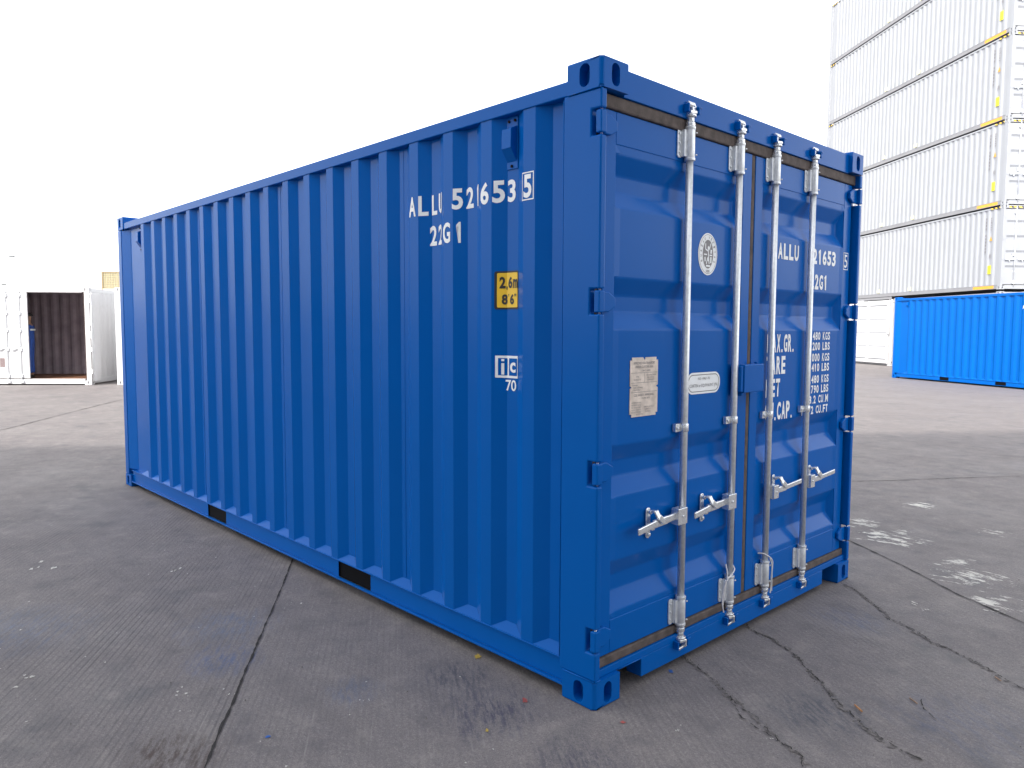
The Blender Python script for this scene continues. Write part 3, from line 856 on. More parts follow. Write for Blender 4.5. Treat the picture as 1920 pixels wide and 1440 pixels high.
    fig = stick([(-0.022, 0.048), (-0.022, 0.022), (0.002, 0.014), (0.004, -0.012), (0.001, -0.032)], 0.007) + stick([(0.020, 0.050), (0.014, 0.030), (0.004, 0.018)], 0.006) + stick([(-0.034, -0.002), (-0.010, -0.002)], 0.006) + stick([(0.012, -0.004), (0.034, -0.004)], 0.006)
    fig += stick([(-0.002, -0.014), (-0.014, -0.046)], 0.006) + stick([(0.004, -0.016), (0.010, -0.044)], 0.007) + stick([(-0.026, -0.014), (-0.024, -0.034)], 0.009) + stick([(0.024, -0.012), (0.024, -0.040)], 0.011) + stick([(-0.016, -0.054), (0.020, -0.054)], 0.008) + stick([(0.024, 0.004), (0.026, 0.022)], 0.012)
    fig.append([(ec + 0.003 + 0.008 * math.cos(i), ez + 0.028 + 0.010 * math.sin(i)) for i in [2 * math.pi * k / 10 for k in range(10)]])
    on_door('seal_figure', [shape_bm([p_]) for p_ in fig], LETTER, sl, -0.0400)
    # oval steel sticker
    ov = on_door('oval_sticker', [shape_bm([rrect(0.813, 1.297, 0.280, 0.100, 0.046, 8)])], LETTER, leaves[0])
    a_ = rrect(0.813, 1.297, 0.262, 0.082, 0.038, 8); b_ = rrect(0.813, 1.297, 0.254, 0.074, 0.034, 8)
    ring = bmesh.new(); va = [ring.verts.new((*p, 0)) for p in a_]; vb = [ring.verts.new((*p, 0)) for p in b_]
    for k in range(len(va)): ring.faces.new((va[k], va[(k + 1) % len(va)], vb[(k + 1) % len(va)], vb[k]))
    on_door('sticker_print', [ring, text_bm('CORTEN or EQUIVALENT (PA)', 0.238, 0.019, 0.006, 0.813, 1.284), text_bm('ISO 1496/1-90', 0.100, 0.012, 0.0, 0.813, 1.318)], GREYINK, ov, -0.0408)
    # approval plate with its rivet notches
    y0, y1, z0, z1 = 0.252, 0.446, 1.176, 1.428
    n_ = 0.012
    out = [(y0 + n_, z0), (y1 - n_, z0), (y1 - n_, z0 + n_), (y1, z0 + n_), (y1, 1.296), (y1 - n_, 1.302), (y1, 1.308), (y1, z1 - n_), (y1 - n_, z1 - n_), (y1 - n_, z1), (0.359, z1), (0.350, z1 - 0.014), (0.341, z1), (y0 + n_, z1), (y0 + n_, z1 - n_), (y0, z1 - n_), (y0, 1.308), (y0 + n_, 1.302), (y0, 1.296), (y0, z0 + n_), (y0 + n_, z0 + n_)]
    pl = MB().prism(out, 'x', -0.0425, -0.0395).obj('approval_plate', CREAM, leaves[0])
    T = []
    c_ = 0.349
    for s_, z, w_, h_, yy in (('APPROVED FOR TRANSPORT', 1.404, 0.150, 0.011, c_), ('UNDER CUSTOMS SEAL', 1.388, 0.126, 0.010, c_), ('GB/C 3408', 1.372, 0.060, 0.007, c_ + 0.01),
                              ('TYPE', 1.346, 0.02, 0.006, 0.300), ('20-ALU-14', 1.334, 0.05, 0.007, 0.300), ('MANUFACTURERS', 1.352, 0.068, 0.006, 0.398), ('NO. OF THE', 1.342, 0.05, 0.006, 0.395), ('CONTAINER', 1.332, 0.05, 0.006, 0.395),
                              ('OWNER', 1.310, 0.035, 0.006, 0.285), ('TIMBER COMPONENT', 1.300, 0.070, 0.006, 0.305), ('TREATMENT', 1.290, 0.050, 0.006, 0.298),
                              ('CSC SAFETY APPROVAL', 1.268, 0.140, 0.010, c_), ('CCS/BV 2014', 1.254, 0.055, 0.007, c_ + 0.01),
                              ('DATE MANUFACTURED', 1.236, 0.066, 0.006, 0.296), ('IDENTIFICATION NO.', 1.226, 0.066, 0.006, 0.296), ('MAX GROSS WEIGHT', 1.216, 0.066, 0.006, 0.296), ('30480 KG 67200 LB', 1.216, 0.068, 0.007, 0.382),
                              ('ALLOW. STACK WT.', 1.206, 0.066, 0.006, 0.296), ('216000 KG', 1.206, 0.045, 0.007, 0.376), ('RACKING TEST LOAD', 1.196, 0.066, 0.006, 0.296), ('15240 KG', 1.196, 0.04, 0.007, 0.374), ('NEXT INSPECTION', 1.186, 0.05, 0.006, 0.320)):
        T.append(text_bm(s_, w_, h_, 0.0, yy, z))
    T.append(shape_bm([[(0.258, zz), (0.440, zz), (0.440, zz + 0.0015), (0.258, zz + 0.0015)] for zz in (1.362, 1.320, 1.280)] + [[(0.350, 1.320), (0.3515, 1.320), (0.3515, 1.362), (0.350, 1.362)]]))
    on_door('plate_print', T, GREYINK, pl, -0.0385)

build_blue(hero)

# white straps tied round the two middle rods
def smooth_pts(P, n=6):
    out = []
    P = [Vector(p) for p in P]
    for i in range(len(P) - 1):
        a, b, c, d = P[max(i - 1, 0)], P[i], P[i + 1], P[min(i + 2, len(P) - 1)]
        for k in range(n):
            t = k / n
            out.append(0.5 * ((2 * b) + (c - a) * t + (2 * a - 5 * b + 4 * c - d) * t * t + (3 * b - a - 3 * c + d) * t ** 3))
    out.append(P[-1])
    return out
y = 1.042
s1 = MB().tube(smooth_pts([(-0.03, y - 0.01, 0.375), (-0.02, y + 0.022, 0.378), (0.006, y + 0.008, 0.362), (0.014, y - 0.035, 0.343), (0.012, y - 0.07, 0.325), (0.004, y - 0.085, 0.275), (0.0, y - 0.088, 0.22), (0.004, y - 0.080, 0.165)]), 0.0034, 8)
s1.tube(smooth_pts([(0.012, y - 0.066, 0.322), (0.004, y - 0.055, 0.36), (-0.006, y - 0.05, 0.385), (-0.012, y - 0.042, 0.392)]), 0.0032, 8)
s1.tube(smooth_pts([(0.010, y - 0.07, 0.322), (0.004, y - 0.076, 0.27), (0.0, y - 0.080, 0.20)]), 0.003, 8)
tag(s1.obj('plastic_strap', STRAPM), 'white plastic strap tied round the second locking rod left of the gasket, tail hanging left', 'strap', 'straps on the locking rods')
y = 1.396
s2 = MB().tube(smooth_pts([(-0.034, y - 0.045, 0.372), (-0.01, y - 0.03, 0.372), (0.010, y, 0.352), (0.012, y + 0.028, 0.325), (0.008, y + 0.036, 0.285), (0.004, y + 0.038, 0.24), (0.004, y + 0.036, 0.19), (0.004, y + 0.028, 0.150)]), 0.0034, 8)
s2.tube(smooth_pts([(0.010, y + 0.002, 0.348), (0.012, y + 0.024, 0.300), (0.010, y + 0.032, 0.22), (0.006, y + 0.040, 0.160)]), 0.003, 8)
tag(s2.obj('plastic_strap', STRAPM), 'white plastic strap on the third locking rod, right of the door seam, hanging right', 'strap', 'straps on the locking rods')

# second blue container, in the sun in front of the white stack
a2 = R(-31.5)
c2 = copy_tree(hero)
c2.location = (-7.43 + 6.058 * math.cos(a2), 23.5 + 6.058 * math.sin(a2), 0)
c2.rotation_euler = (0, 0, a2)
tag(c2, 'sunlit bright blue container before the tall white stack, cut off by the right edge', 'shipping container', 'blue containers')

# ------------------------------------------------------------------ plain containers (white stack and others)
def build_plain(par, L, H, mat, rail, nrec=5, stickers=True, doors=True, simple=False):
    W = 2.438
    P = prof_pts(-L + 0.19, 0.010, 0.036, -0.16, 0.278, -0.42)
    parts = {}
    if not simple: add_castings(par, L, W, H, mat)
    def O(b, name, m_, p=par, bev=0.0, recalc=True):
        if simple:
            me = b.mesh(name, recalc); me.materials.append(m_); parts.setdefault(m_, []).append(me); return None
        return b.obj(name, m_, p, bev, recalc=recalc)
    for far in (0, 1):
        Y = (lambda y: W - y) if far else (lambda y: y)
        O(corr_panel(MB(), P, 0.16, H - 0.10, W if far else None), 'side_panel', mat, recalc=False)
        O(MB().box(-0.16, -0.004, Y(0.006), Y(0.08), 0.119, H - 0.119), 'corner_post', mat)
        O(MB().box(-L + 0.004, -L + 0.19, Y(0.006), Y(0.08), 0.119, H - 0.119), 'corner_post', mat)
        O(MB().box(-L + 0.179, -0.179, Y(0.006), Y(0.07), H - 0.100, H - 0.045), 'top_rail', mat)
        O(MB().box(-L + 0.179, -0.179, Y(0.016), Y(0.024), 0.030, 0.150).box(-L + 0.179, -0.179, Y(0.010), Y(0.07), 0.151, 0.161).box(-L + 0.179, -0.179, Y(0.010), Y(0.07), 0.02, 0.0295), 'bottom_rail', rail)
    O(MB().box(-L + 0.03, -0.06, 0.05, W - 0.05, H - 0.060, H - 0.045), 'roof', mat)
    O(MB().box(-L + 0.03, -0.11, 0.08, W - 0.08, 0.12, 0.15), 'floor', UNDER)
    O(MB().box(-L + 0.02, -L + 0.06, 0.081, W - 0.081, 0.119, H - 0.119), 'front_wall', mat)
    O(MB().box(-0.10, -0.015, 0.163, W - 0.163, H - 0.118, H - 0.02), 'door_header', mat)
    O(MB().box(-0.10, -0.015, 0.163, W - 0.163, 0.02, 0.150), 'door_sill', mat)
    O(MB().box(-0.12, -0.078, 0.0805, W - 0.0805, 0.151, H - 0.1185), 'door_gasket', RUBBER)
    for k in (0, 1):
        ya, yb = (0.09, 1.208) if k == 0 else (1.230, 2.348)
        b = MB()
        zt, zb = H - 0.145, 0.175
        b.box(-0.059, -0.030, ya, ya + 0.07, zb, zt).box(-0.059, -0.030, yb - 0.07, yb, zb, zt)
        n = nrec
        step = (zt - zb) / n
        zs, dz = [zt], [0]
        for i in range(n - 1):
            zc = zt - step * (i + 1)
            zs += [zc + 0.14, zc + 0.07, zc - 0.02, zc - 0.09]; dz += [0, 1, 1, 0]
        zs.append(zb); dz.append(0)
        ys = (ya + 0.0705, yb - 0.0705)
        G = [[b.bm.verts.new((-0.034 - 0.034 * d, y, z)) for y in ys] for z, d in zip(zs, dz)]
        for i in range(len(zs) - 1): b.bm.faces.new((G[i][0], G[i + 1][0], G[i + 1][1], G[i][1]))
        lf = O(b, 'door', mat)
        for off in (0.40, 0.88) if k == 0 else (0.25, 0.72):
            y = ya + off
            rb = MB().cyl((-0.008, y, 0.10), (-0.008, y, H - 0.06), 0.017, 8)
            for zz in (0.25, 1.2, H - 0.25): rb.box(-0.030, 0.012, y - 0.07, y + 0.03, zz - 0.05, zz + 0.05)
            O(rb, 'locking_rod', ZINC if not simple else mat, lf if lf else par)
            s = -1 if k == 0 else 1
            O(MB().bar((0.01, y, 1.05), (0.012, y + 0.36 * s, 1.03), 0.03, 0.05).box(-0.03, 0.008, y + 0.2 * s - 0.02, y + 0.2 * s + 0.02, 0.96, 1.12), 'handle', ZINC2 if not simple else mat, lf if lf else par)
        if not simple:
            yy = 0.05 if k == 0 else W - 0.05
            for hz in (0.4, 1.05, 1.75, H - 0.4):
                O(MB().box(-0.028, 0.004, yy - 0.03, yy + 0.03, hz - 0.05, hz + 0.05), 'hinge', mat, lf)
    if simple: return parts
    if stickers:
        def flat(name, x0, x1, z0, z1, m_, y=0.0085, p=par):
            return MB().box(x0, x1, y - 0.002, y, z0, z1).obj(name, m_, p)
        s_ = flat('height_sticker', -0.66, -0.50, 0.56, 0.86, YEL2)
        for zz in (0.79, 0.70, 0.61): flat('sticker_print', -0.63, -0.53, zz, zz + 0.035, OLIVE, 0.006, s_)
        b = MB()
        z = H - 0.36
        for i in range(11):
            if i != 4: b.box(-0.842, -0.79, 0.0065, 0.0085, z - 0.078, z)
            z -= 0.115
        b.obj('side_number', GREYINK, par)
        b = MB()
        for i, hh in enumerate((0.05, 0.03, 0.06, 0.03, 0.05, 0.04)): b.box(-0.60, -0.555, 0.0065, 0.0085, H - 0.42 - i * 0.08, H - 0.42 - i * 0.08 + hh)
        b.obj('size_code', GREYINK, par)
        MB().prism([(-0.63, 1.72), (-0.51, 1.72), (-0.57, 1.88)], 'y', 0.0065, 0.0085).obj('warning_triangle', ORANGE, par)
        flat('company_mark', -0.60, -0.55, 1.13, 1.25, GREYINK)
        flat('orange_label', -1.35, -0.34, 0.040, 0.140, ORANGE, 0.0155)
        flat('hazard_strip', -0.62, -0.19, H - 0.098, H - 0.048, HAZ, 0.0055)
        flat('hazard_strip', -L + 0.19, -L + 0.62, H - 0.098, H - 0.048, HAZ, 0.0055)
        for xx in (-5.15, -7.35): flat('small_label', xx, xx + 0.20, 0.20, 0.34, PALEY, 0.0085)
        MB().box(-0.0145, -0.012, 0.20, 0.75, H - 0.10, H - 0.05).obj('hazard_strip', HAZ, par)
        MB().box(-0.0295, -0.0265, 1.30, 1.85, 0.55, 0.75).obj('orange_label', ORANGE, par)
YEL2 = plain('bright_yellow_sticker', (0.85, 0.74, 0.03), 0.5, 0, 10, 0.06)
OLIVE = plain('olive_print', (0.42, 0.42, 0.04), 0.5)
PALEY = plain('pale_yellow_label', (0.80, 0.76, 0.45), 0.5)

SA = R(142.5 - 180)
sx, sy = -5.62, 28.0
ordn = ['lowest one, just above the blue roof', 'second one up', 'third one up', 'fourth one up', 'topmost, mostly above the top edge']
proto40 = empty('stacked_container', (sx, sy, 2.965), SA, 'long white container of the tall stack, ' + ordn[0], 'shipping container', 'long white containers in the tall stack')
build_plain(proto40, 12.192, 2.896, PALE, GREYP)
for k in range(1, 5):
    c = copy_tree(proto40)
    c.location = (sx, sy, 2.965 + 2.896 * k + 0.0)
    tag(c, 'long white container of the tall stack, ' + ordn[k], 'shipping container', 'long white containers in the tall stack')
# stacking gaps are filled by the castings; ground level of the stack
gl = empty('ground_container', (sx, sy, 0.0), SA, 'white corrugated container at ground level under the stack, partly behind the sunlit blue one', 'shipping container', 'ground level white containers')
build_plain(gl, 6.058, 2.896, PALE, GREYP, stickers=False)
dv = Vector((math.cos(R(142.5)), math.sin(R(142.5)), 0))
g2p = Vector((sx, sy, 0)) + dv * 6.22
gl2 = empty('ground_container', g2p, SA, 'white side-door container at ground level just right of the big blue container', 'shipping container', 'ground level white containers')
build_plain(gl2, 6.058, 2.86, WHITE, GREYP, stickers=False)
for i in range(4):
    x1 = -0.05 - i * 1.50; x0 = x1 - 1.46
    b = MB().box(x0, x1, -0.10, -0.04, 0.10, 2.82)
    d = b.obj('side_door', WHITE, gl2, 0.01)
    b = MB()
    for zz in (0.30, 0.85, 1.45, 2.02, 2.62): b.box(x0 + 0.08, x1 - 0.08, -0.115, -0.1005, zz - 0.016, zz + 0.016)
    b.obj('door_rib', PALE, d, 0.004)
    b = MB()
    for zz in (0.30, 2.62): b.box(x0 + 0.08, x1 - 0.10, -0.104, -0.1005, zz - 0.040, zz - 0.020)
    b.obj('door_groove', GREYINK, d)
MB().box(-0.06, 0.06, -0.16, -0.101, 1.36, 1.50).obj('lock_box', WHITE, gl2, 0.02)
MB().box(-6.0, 0, -0.02, 0.0, 2.865, 2.962).obj('top_spacer', GREYP, gl2)

# the stack behind the photographer whose shade lies over the yard: one mesh per container
SH = {}
for nm, m_ in (('slate', SLATE), ('white', WHITE)):
    parts = build_plain(None, 12.192, 2.896, m_, m_, stickers=False, simple=True)
    me = bpy.data.meshes.new('container_shell')
    bm = bmesh.new(); mats = []
    for mt, lst in parts.items():
        mats.append(mt)
        for q_ in lst:
            n0 = len(bm.faces); bm.from_mesh(q_); bm.faces.ensure_lookup_table()
            for f in bm.faces[n0:]: f.material_index = len(mats) - 1
    bm.to_mesh(me); bm.free()
    for mt in mats: me.materials.append(mt)
    SH[nm] = me
DD = Vector((0.588, 0.809, 0)).normalized()
NN = Vector((-0.809, 0.588, 0)).normalized()
fp = Vector((1.91, -2.263, 0)) - NN * 3.9
order = ['white', 'white', 'white', 'slate', 'white', 'white', 'white', 'slate', 'white', 'white']
colw = {'slate': 'grey', 'oxide': 'brown-red', 'white': 'white', 'blue': 'dark blue'}
for i in range(3):
    for k in range(5):
        nm = order[(i * 3 + k * 7) % 10]
        o = link('rear_container', SH[nm])
        o.location = fp + DD * (-30.4 + 12.24 * i) + Vector((0, 0, 2.9 * k))
        o.rotation_euler = (0, 0, math.atan2(DD.y, DD.x) + math.pi)
        tag(o, 'long %s container behind the photographer, %s column, %s tier' % (colw[nm], ('first', 'middle', 'last')[i], ('ground', 'second', 'third', 'fourth', 'top')[k]), 'shipping container', 'containers stacked behind the camera')

# ------------------------------------------------------------------ left: white side-opening container
FA = R(50.0)           # direction of its long front, left to right
lc = empty('side_door_container', (-20.39, 3.32, 0), FA, 'white container with wide side door standing open on a dark interior, far left', 'shipping container', 'white containers at the left')
Lx, Wd = 6.058, 2.438
add_castings(lc, Lx, Wd, H, WHITE)
for x0, x1 in ((-0.12, -0.004), (-Lx + 0.004, -Lx + 0.12)):
    for y0, y1 in ((0.006, 0.10), (Wd - 0.10, Wd - 0.006)):
        MB().box(x0, x1, y0, y1, 0.119, H - 0.119).obj('corner_post', WHITE, lc)
b = MB().box(-Lx + 0.179, -0.179, 0.006, 0.10, H - 0.13, H - 0.02)
b.obj('top_rail', WHITE, lc)
MB().box(-Lx + 0.179, -0.179, 0.006, 0.10, 0.035, 0.165).obj('bottom_rail', WHITE, lc)
MB().box(-Lx + 0.12, -0.121, 0.101, Wd - 0.03, 0.13, 0.160).obj('floor', WOOD, lc)
MB().box(-Lx + 0.03, -0.03, 0.03, Wd - 0.03, H - 0.06, H - 0.035).obj('roof', WHITE, lc)
b = corr_panel(MB(), [(x, y) for x, y in prof_pts(-Lx + 0.13, 0.012, 0.036, -0.13)], 0.16, H - 0.06, Wd - 0.03)
b.obj('rear_wall', INNER, lc, recalc=False)
# end wall at its right, ribbed sheet in a frame
for xe, sgn in ((-0.012, 1), (-Lx + 0.012, -1)):
    b = MB()
    ys = [0.101 + i * (Wd - 0.202) / 36 for i in range(37)]
    A = [b.bm.verts.new((xe - sgn * (0.0 if i % 4 in (0, 1) else 0.02), y, 0.165)) for i, y in enumerate(ys)]
    B = [b.bm.verts.new((xe - sgn * (0.0 if i % 4 in (0, 1) else 0.02), y, H - 0.12)) for i, y in enumerate(ys)]
    for i in range(36): b.bm.faces.new((A[i], A[i + 1], B[i + 1], B[i]))
    b.obj('end_wall', WHITE, lc)
    b = MB().box(xe - sgn * 0.05, xe, 0.163, Wd - 0.163, 0.04, 0.164).box(xe - sgn * 0.05, xe, 0.163, Wd - 0.163, H - 0.119, H - 0.02)
    b.obj('end_rail', WHITE, lc)
def side_leaf(par, x0, x1, y0, y1, inner=False):
    b = MB().box(x0, x1, y0, y1, 0.185, H - 0.145)
    d = b.obj('side_door', WHITE, par, 0.006)
    return d
for i in range(3):
    x1 = -1.585 - i * 1.475; x0 = x1 - (1.46 if i < 2 else 1.38)
    d = side_leaf(lc, x0, x1, -0.012, 0.030)
    for rx in (0.20, 0.54):
        y = x1 - rx
        r_ = MB().cyl((y, -0.035, 0.06), (y, -0.035, H - 0.08), 0.016, 8)
        for zz in (0.25, 0.95, 1.45, 1.9, H - 0.22): r_.box(y - 0.045, y + 0.045, -0.055, -0.0125, zz - 0.04, zz + 0.04)
        r_.box(y - 0.05, y + 0.05, -0.05, 0.004, 0.065, 0.125)
        r_.obj('locking_rod', ZINC, d, 0.003)
        MB().bar((y, -0.05, 1.02), (y - 0.22, -0.05, 0.93), 0.03, 0.04).obj('handle', ZINC, d)
    b = MB()
    for zz in (0.9, 1.72): b.box(x0 + 0.1, x1 - 0.08, -0.018, -0.0125, zz, zz + 0.02)
    b.obj('door_rib', WHITE, d)
    MB().box(x1 - 0.75, x1 - 0.62, -0.016, -0.0125, 0.48, 0.72).obj('warning_label', plain('reddish_label', (0.20, 0.15, 0.15), 0.5), d)
MB().box(-0.135, -0.121, 0.0, 0.09, 0.166, H - 0.131).obj('door_gasket', RUBBER, lc)
# the open leaf folded right back round the corner
d = MB().box(0.040, 0.095, -0.02, 0.34, 0.10, H - 0.14).obj('side_door', WHITE, lc, 0.008)
b = MB()
for zz in (0.35, 0.95, 1.65, 2.25): b.box(-0.02, 0.039, 0.0, 0.05, zz - 0.06, zz + 0.06)
b.obj('hinge', WHITE, d, 0.004)
MB().box(0.02, 0.06, -0.06, -0.0205, 1.25, 1.42).obj('lock_box', WHITE, d, 0.008)
MB().cyl((0.07, -0.045, 0.1), (0.07, -0.045, H - 0.15), 0.014, 8).obj('locking_rod', ZINC, d)

# neighbour container: only its corner shows left of the big blue one
nb = empty('neighbour_container', (0, 0, 0), FA, 'white container whose corner just shows between the open container and the big blue one', 'shipping container', 'white containers at the left')
fd = Vector((math.cos(FA), math.sin(FA), 0))
pos = Vector((-20.39, 3.32, 0)) + fd * (0.66 + 6.058)
nb.location = pos
build_plain(nb, 6.058, H, WHITE, GREYP, stickers=False)

# ------------------------------------------------------------------ person in the open doorway
SKIN = plain('skin', (0.30, 0.17, 0.11), 0.6, 0, 20, 0.06)
CLOTH = plain('blue_coverall_cloth', (0.02, 0.07, 0.30), 0.8, 0, 14.0, 0.18, 0.3)
HAIR = plain('black_hair', (0.012, 0.010, 0.010), 0.6, 0, 60, 0.3)
GLOVE = plain('white_cotton_glove', (0.72, 0.70, 0.66), 0.9, 0, 40, 0.06)
REFL = plain('pale_reflective_tape', (0.60, 0.64, 0.62), 0.4, 0, 40, 0.06)
BOOT = plain('black_boot', (0.02, 0.018, 0.016), 0.6)

def skin_obj(name, verts, edges, radii, mat, parent, root=0, sub=2):
    me = bpy.data.meshes.new(name)
    me.from_pydata(verts, edges, [])
    o = link(name, me, parent, mat)
    sk = o.modifiers.new('skin', 'SKIN'); sk.use_smooth_shade = True; sk.branch_smoothing = 0.4
    lay = me.skin_vertices[0].data
    for i, r in enumerate(radii):
        lay[i].radius = r if isinstance(r, tuple) else (r, r)
        lay[i].use_root = (i == root)
    ss = o.modifiers.new('sub', 'SUBSURF'); ss.levels = sub; ss.render_levels = sub
    return o

def hand_chain(V, E, Rr, wrist, side):
    x, y, z = V[wrist]
    palm = len(V); V.append((x, y - 0.005, z - 0.055)); Rr.append((0.030, 0.016)); E.append((wrist, palm))
    kn = len(V); V.append((x, y - 0.008, z - 0.095)); Rr.append((0.034, 0.014)); E.append((palm, kn))
    for i, ln in enumerate((0.068, 0.078, 0.072, 0.055)):
        yy = y - 0.032 + i * 0.021
        a = len(V); V.append((x - 0.004 * side, yy, z - 0.118)); Rr.append(0.0085); E.append((kn, a))
        b_ = len(V); V.append((x - 0.016 * side, yy + 0.002, z - 0.118 - ln * 0.5)); Rr.append(0.008); E.append((a, b_))
        c_ = len(V); V.append((x - 0.036 * side, yy + 0.004, z - 0.118 - ln * 0.85)); Rr.append(0.0065); E.append((b_, c_))
    a = len(V); V.append((x - 0.010 * side, y - 0.045, z - 0.075)); Rr.append(0.010); E.append((palm, a))
    b_ = len(V); V.append((x - 0.022 * side, y - 0.058, z - 0.108)); Rr.append(0.008); E.append((a, b_))

person = empty('person', (-1.74, 0.62, 0.161), R(-25), 'person in blue coveralls with pale chest stripe, standing inside the open container behind its door', 'person')
person.parent = None
pw = Matrix.Translation(Vector((-20.39, 3.32, 0))) @ Matrix.Rotation(FA, 4, 'Z') @ Vector((-1.91, 0.62, 0.161))
person.location = pw
person.rotation_euler = (0, 0, FA + R(-75))
# body: one continuous skin mesh, front towards -y
V = [(0, 0, 0.93), (0, 0.005, 1.10), (0, 0.01, 1.30), (0, 0.01, 1.42), (0, 0.0, 1.49), (0, -0.008, 1.55), (0, -0.012, 1.63), (0, -0.005, 1.70)]
E_ = [(i, i + 1) for i in range(7)]
Rr = [(0.15, 0.11), (0.135, 0.10), (0.16, 0.11), (0.13, 0.09), 0.052, 0.062, (0.078, 0.092), (0.066, 0.078)]
wr = []
for s in (-1, 1):
    sh = len(V); V += [(0.17 * s, 0.01, 1.40), (0.215 * s, 0.02, 1.14), (0.225 * s, -0.03, 0.89)]
    Rr += [0.052, 0.040, 0.026]; E_ += [(3, sh), (sh, sh + 1), (sh + 1, sh + 2)]; wr.append((sh + 2, s))
    hp = len(V); V += [(0.095 * s, 0, 0.86), (0.10 * s, -0.012, 0.48), (0.105 * s, 0.015, 0.09), (0.115 * s, -0.10, 0.04)]
    Rr += [0.088, 0.060, 0.042, (0.040, 0.030)]; E_ += [(0, hp), (hp, hp + 1), (hp + 1, hp + 2), (hp + 2, hp + 3)]
for wi, s in wr: hand_chain(V, E_, Rr, wi, s)
body = skin_obj('body', V, E_, Rr, SKIN, person)
# head details: nose, ears
MB().prism([(-0.012, 1.615), (0.012, 1.615), (0.004, 1.655), (-0.004, 1.655)], 'y', -0.128, -0.095).cyl((-0.082, -0.01, 1.62), (-0.090, -0.006, 1.65), 0.016, 8).cyl((0.082, -0.01, 1.62), (0.090, -0.006, 1.65), 0.016, 8).obj('face_detail', SKIN, person, 0.004)
b = MB()
for s in (-1, 1): b.cyl((0.03 * s, -0.094, 1.652), (0.03 * s, -0.103, 1.652), 0.009, 8)
b.box(-0.022, 0.022, -0.108, -0.098, 1.588, 1.594)
b.obj('eyes_and_mouth', INK, person)
# hair cap
bm = bmesh.new(); bmesh.ops.create_uvsphere(bm, u_segments=20, v_segments=12, radius=1)
for v in list(bm.verts):
    if v.co.z < -0.25 or (v.co.y < -0.45 and v.co.z < 0.35): bm.verts.remove(v)
for v in bm.verts: v.co = Vector((v.co.x * 0.092, v.co.y * 0.105 + 0.004, v.co.z * 0.088 + 1.682))
for f in bm.faces: f.smooth = True
me = bpy.data.meshes.new('hair'); bm.to_mesh(me); bm.free()
ho = link('hair', me, person, HAIR); so = ho.modifiers.new('solid', 'SOLIDIFY'); so.thickness = 0.012
# coverall over the body
V2, E2, R2 = [], [], []
V2 = [(0, 0, 0.93), (0, 0.005, 1.10), (0, 0.01, 1.30), (0, 0.01, 1.42), (0, 0.004, 1.475)]
E2 = [(i, i + 1) for i in range(4)]
R2 = [(0.172, 0.135), (0.160, 0.128), (0.182, 0.135), (0.155, 0.112), 0.072]
for s in (-1, 1):
    sh = len(V2); V2 += [(0.17 * s, 0.01, 1.405), (0.215 * s, 0.02, 1.14), (0.225 * s, -0.03, 0.90)]
    R2 += [0.072, 0.058, 0.044]; E2 += [(3, sh), (sh, sh + 1), (sh + 1, sh + 2)]
    hp = len(V2); V2 += [(0.095 * s, 0, 0.86), (0.10 * s, -0.012, 0.48), (0.105 * s, 0.015, 0.11)]
    R2 += [0.108, 0.084, 0.075]; E2 += [(0, hp), (hp, hp + 1), (hp + 1, hp + 2)]
skin_obj('coverall', V2, E2, R2, CLOTH, person)
b = MB()
for zc in (1.285,):
    n = 28
    ra = [b.bm.verts.new((0.181 * math.cos(2 * math.pi * i / n), 0.008 + 0.138 * math.sin(2 * math.pi * i / n), zc)) for i in range(n)]
    rb = [b.bm.verts.new((0.181 * math.cos(2 * math.pi * i / n), 0.008 + 0.138 * math.sin(2 * math.pi * i / n), zc + 0.045)) for i in range(n)]
    for i in range(n): b.bm.faces.new((ra[i], ra[(i + 1) % n], rb[(i + 1) % n], rb[i]))
ro = b.obj('reflective_stripe', REFL, person); so = ro.modifiers.new('solid', 'SOLIDIFY'); so.thickness = 0.004
for s in (-1, 1):
    V3, E3, R3 = [(0.225 * s, -0.03, 0.90)], [], [0.036]
    hand_chain(V3, E3, R3, 0, s)
    R3 = [tuple(q_ + 0.004 for q_ in r) if isinstance(r, tuple) else r + 0.003 for r in R3]
    skin_obj('glove', V3, E3, R3, GLOVE, person)
    MB().box(0.115 * s - 0.045, 0.115 * s + 0.045, -0.165, 0.060, 0.0, 0.075).obj('boot', BOOT, person, 0.025, 3)

# ------------------------------------------------------------------ far things at the left
lamp_pole = plain('white_pole_paint', (0.85, 0.86, 0.88), 0.5)
LAMPD = plain('grey_lamp_housing', (0.03, 0.033, 0.04), 0.5)
CP = Vector((1.91043752, -2.26285734, 1.54818394))
def at(u, v, depth):
    d = rt2 * ((u - 960) / 1412.16163) - up2 * ((v - 720) / 1412.16163) + fw
    return CP + d * depth
for (u, v, dep, lab) in ((22, 481.5, 62.0, 'taller grey lamp head on a pale mast above the left container'), (7, 533.5, 75.0, 'lower grey lamp head just above the left container roof at the picture edge')):
    p = at(u, v, dep)
    e = empty('yard_lamp', (p.x, p.y, 0), 0, lab, 'lamp', 'yard lamps beyond the left container')
    MB().cyl((0, 0, 0), (0, 0, p.z - 0.05), 0.045, 10, 0.02).obj('mast', lamp_pole, e)
    a = rt2.normalized()
    MB().bar(Vector((0, 0, p.z)) - a * 0.20, Vector((0, 0, p.z + 0.02)) + a * 0.22, 0.18, 0.085).obj('lamp_head', LAMPD, e, 0.02)
LATT = plain('faded_yellow_mesh_panel', (0.40, 0.35, 0.20), 0.7)
LATR = plain('pale_orange_frame', (0.44, 0.33, 0.20), 0.7)
dep = 46.0
p0, p1 = at(192, 541, dep), at(240, 541, dep); p2 = at(192, 510, dep)
e = empty('mesh_screen', (p0.x, p0.y, 0), 0, 'pale yellow wire mesh screen on posts showing above the container beside the blue one', 'screen')
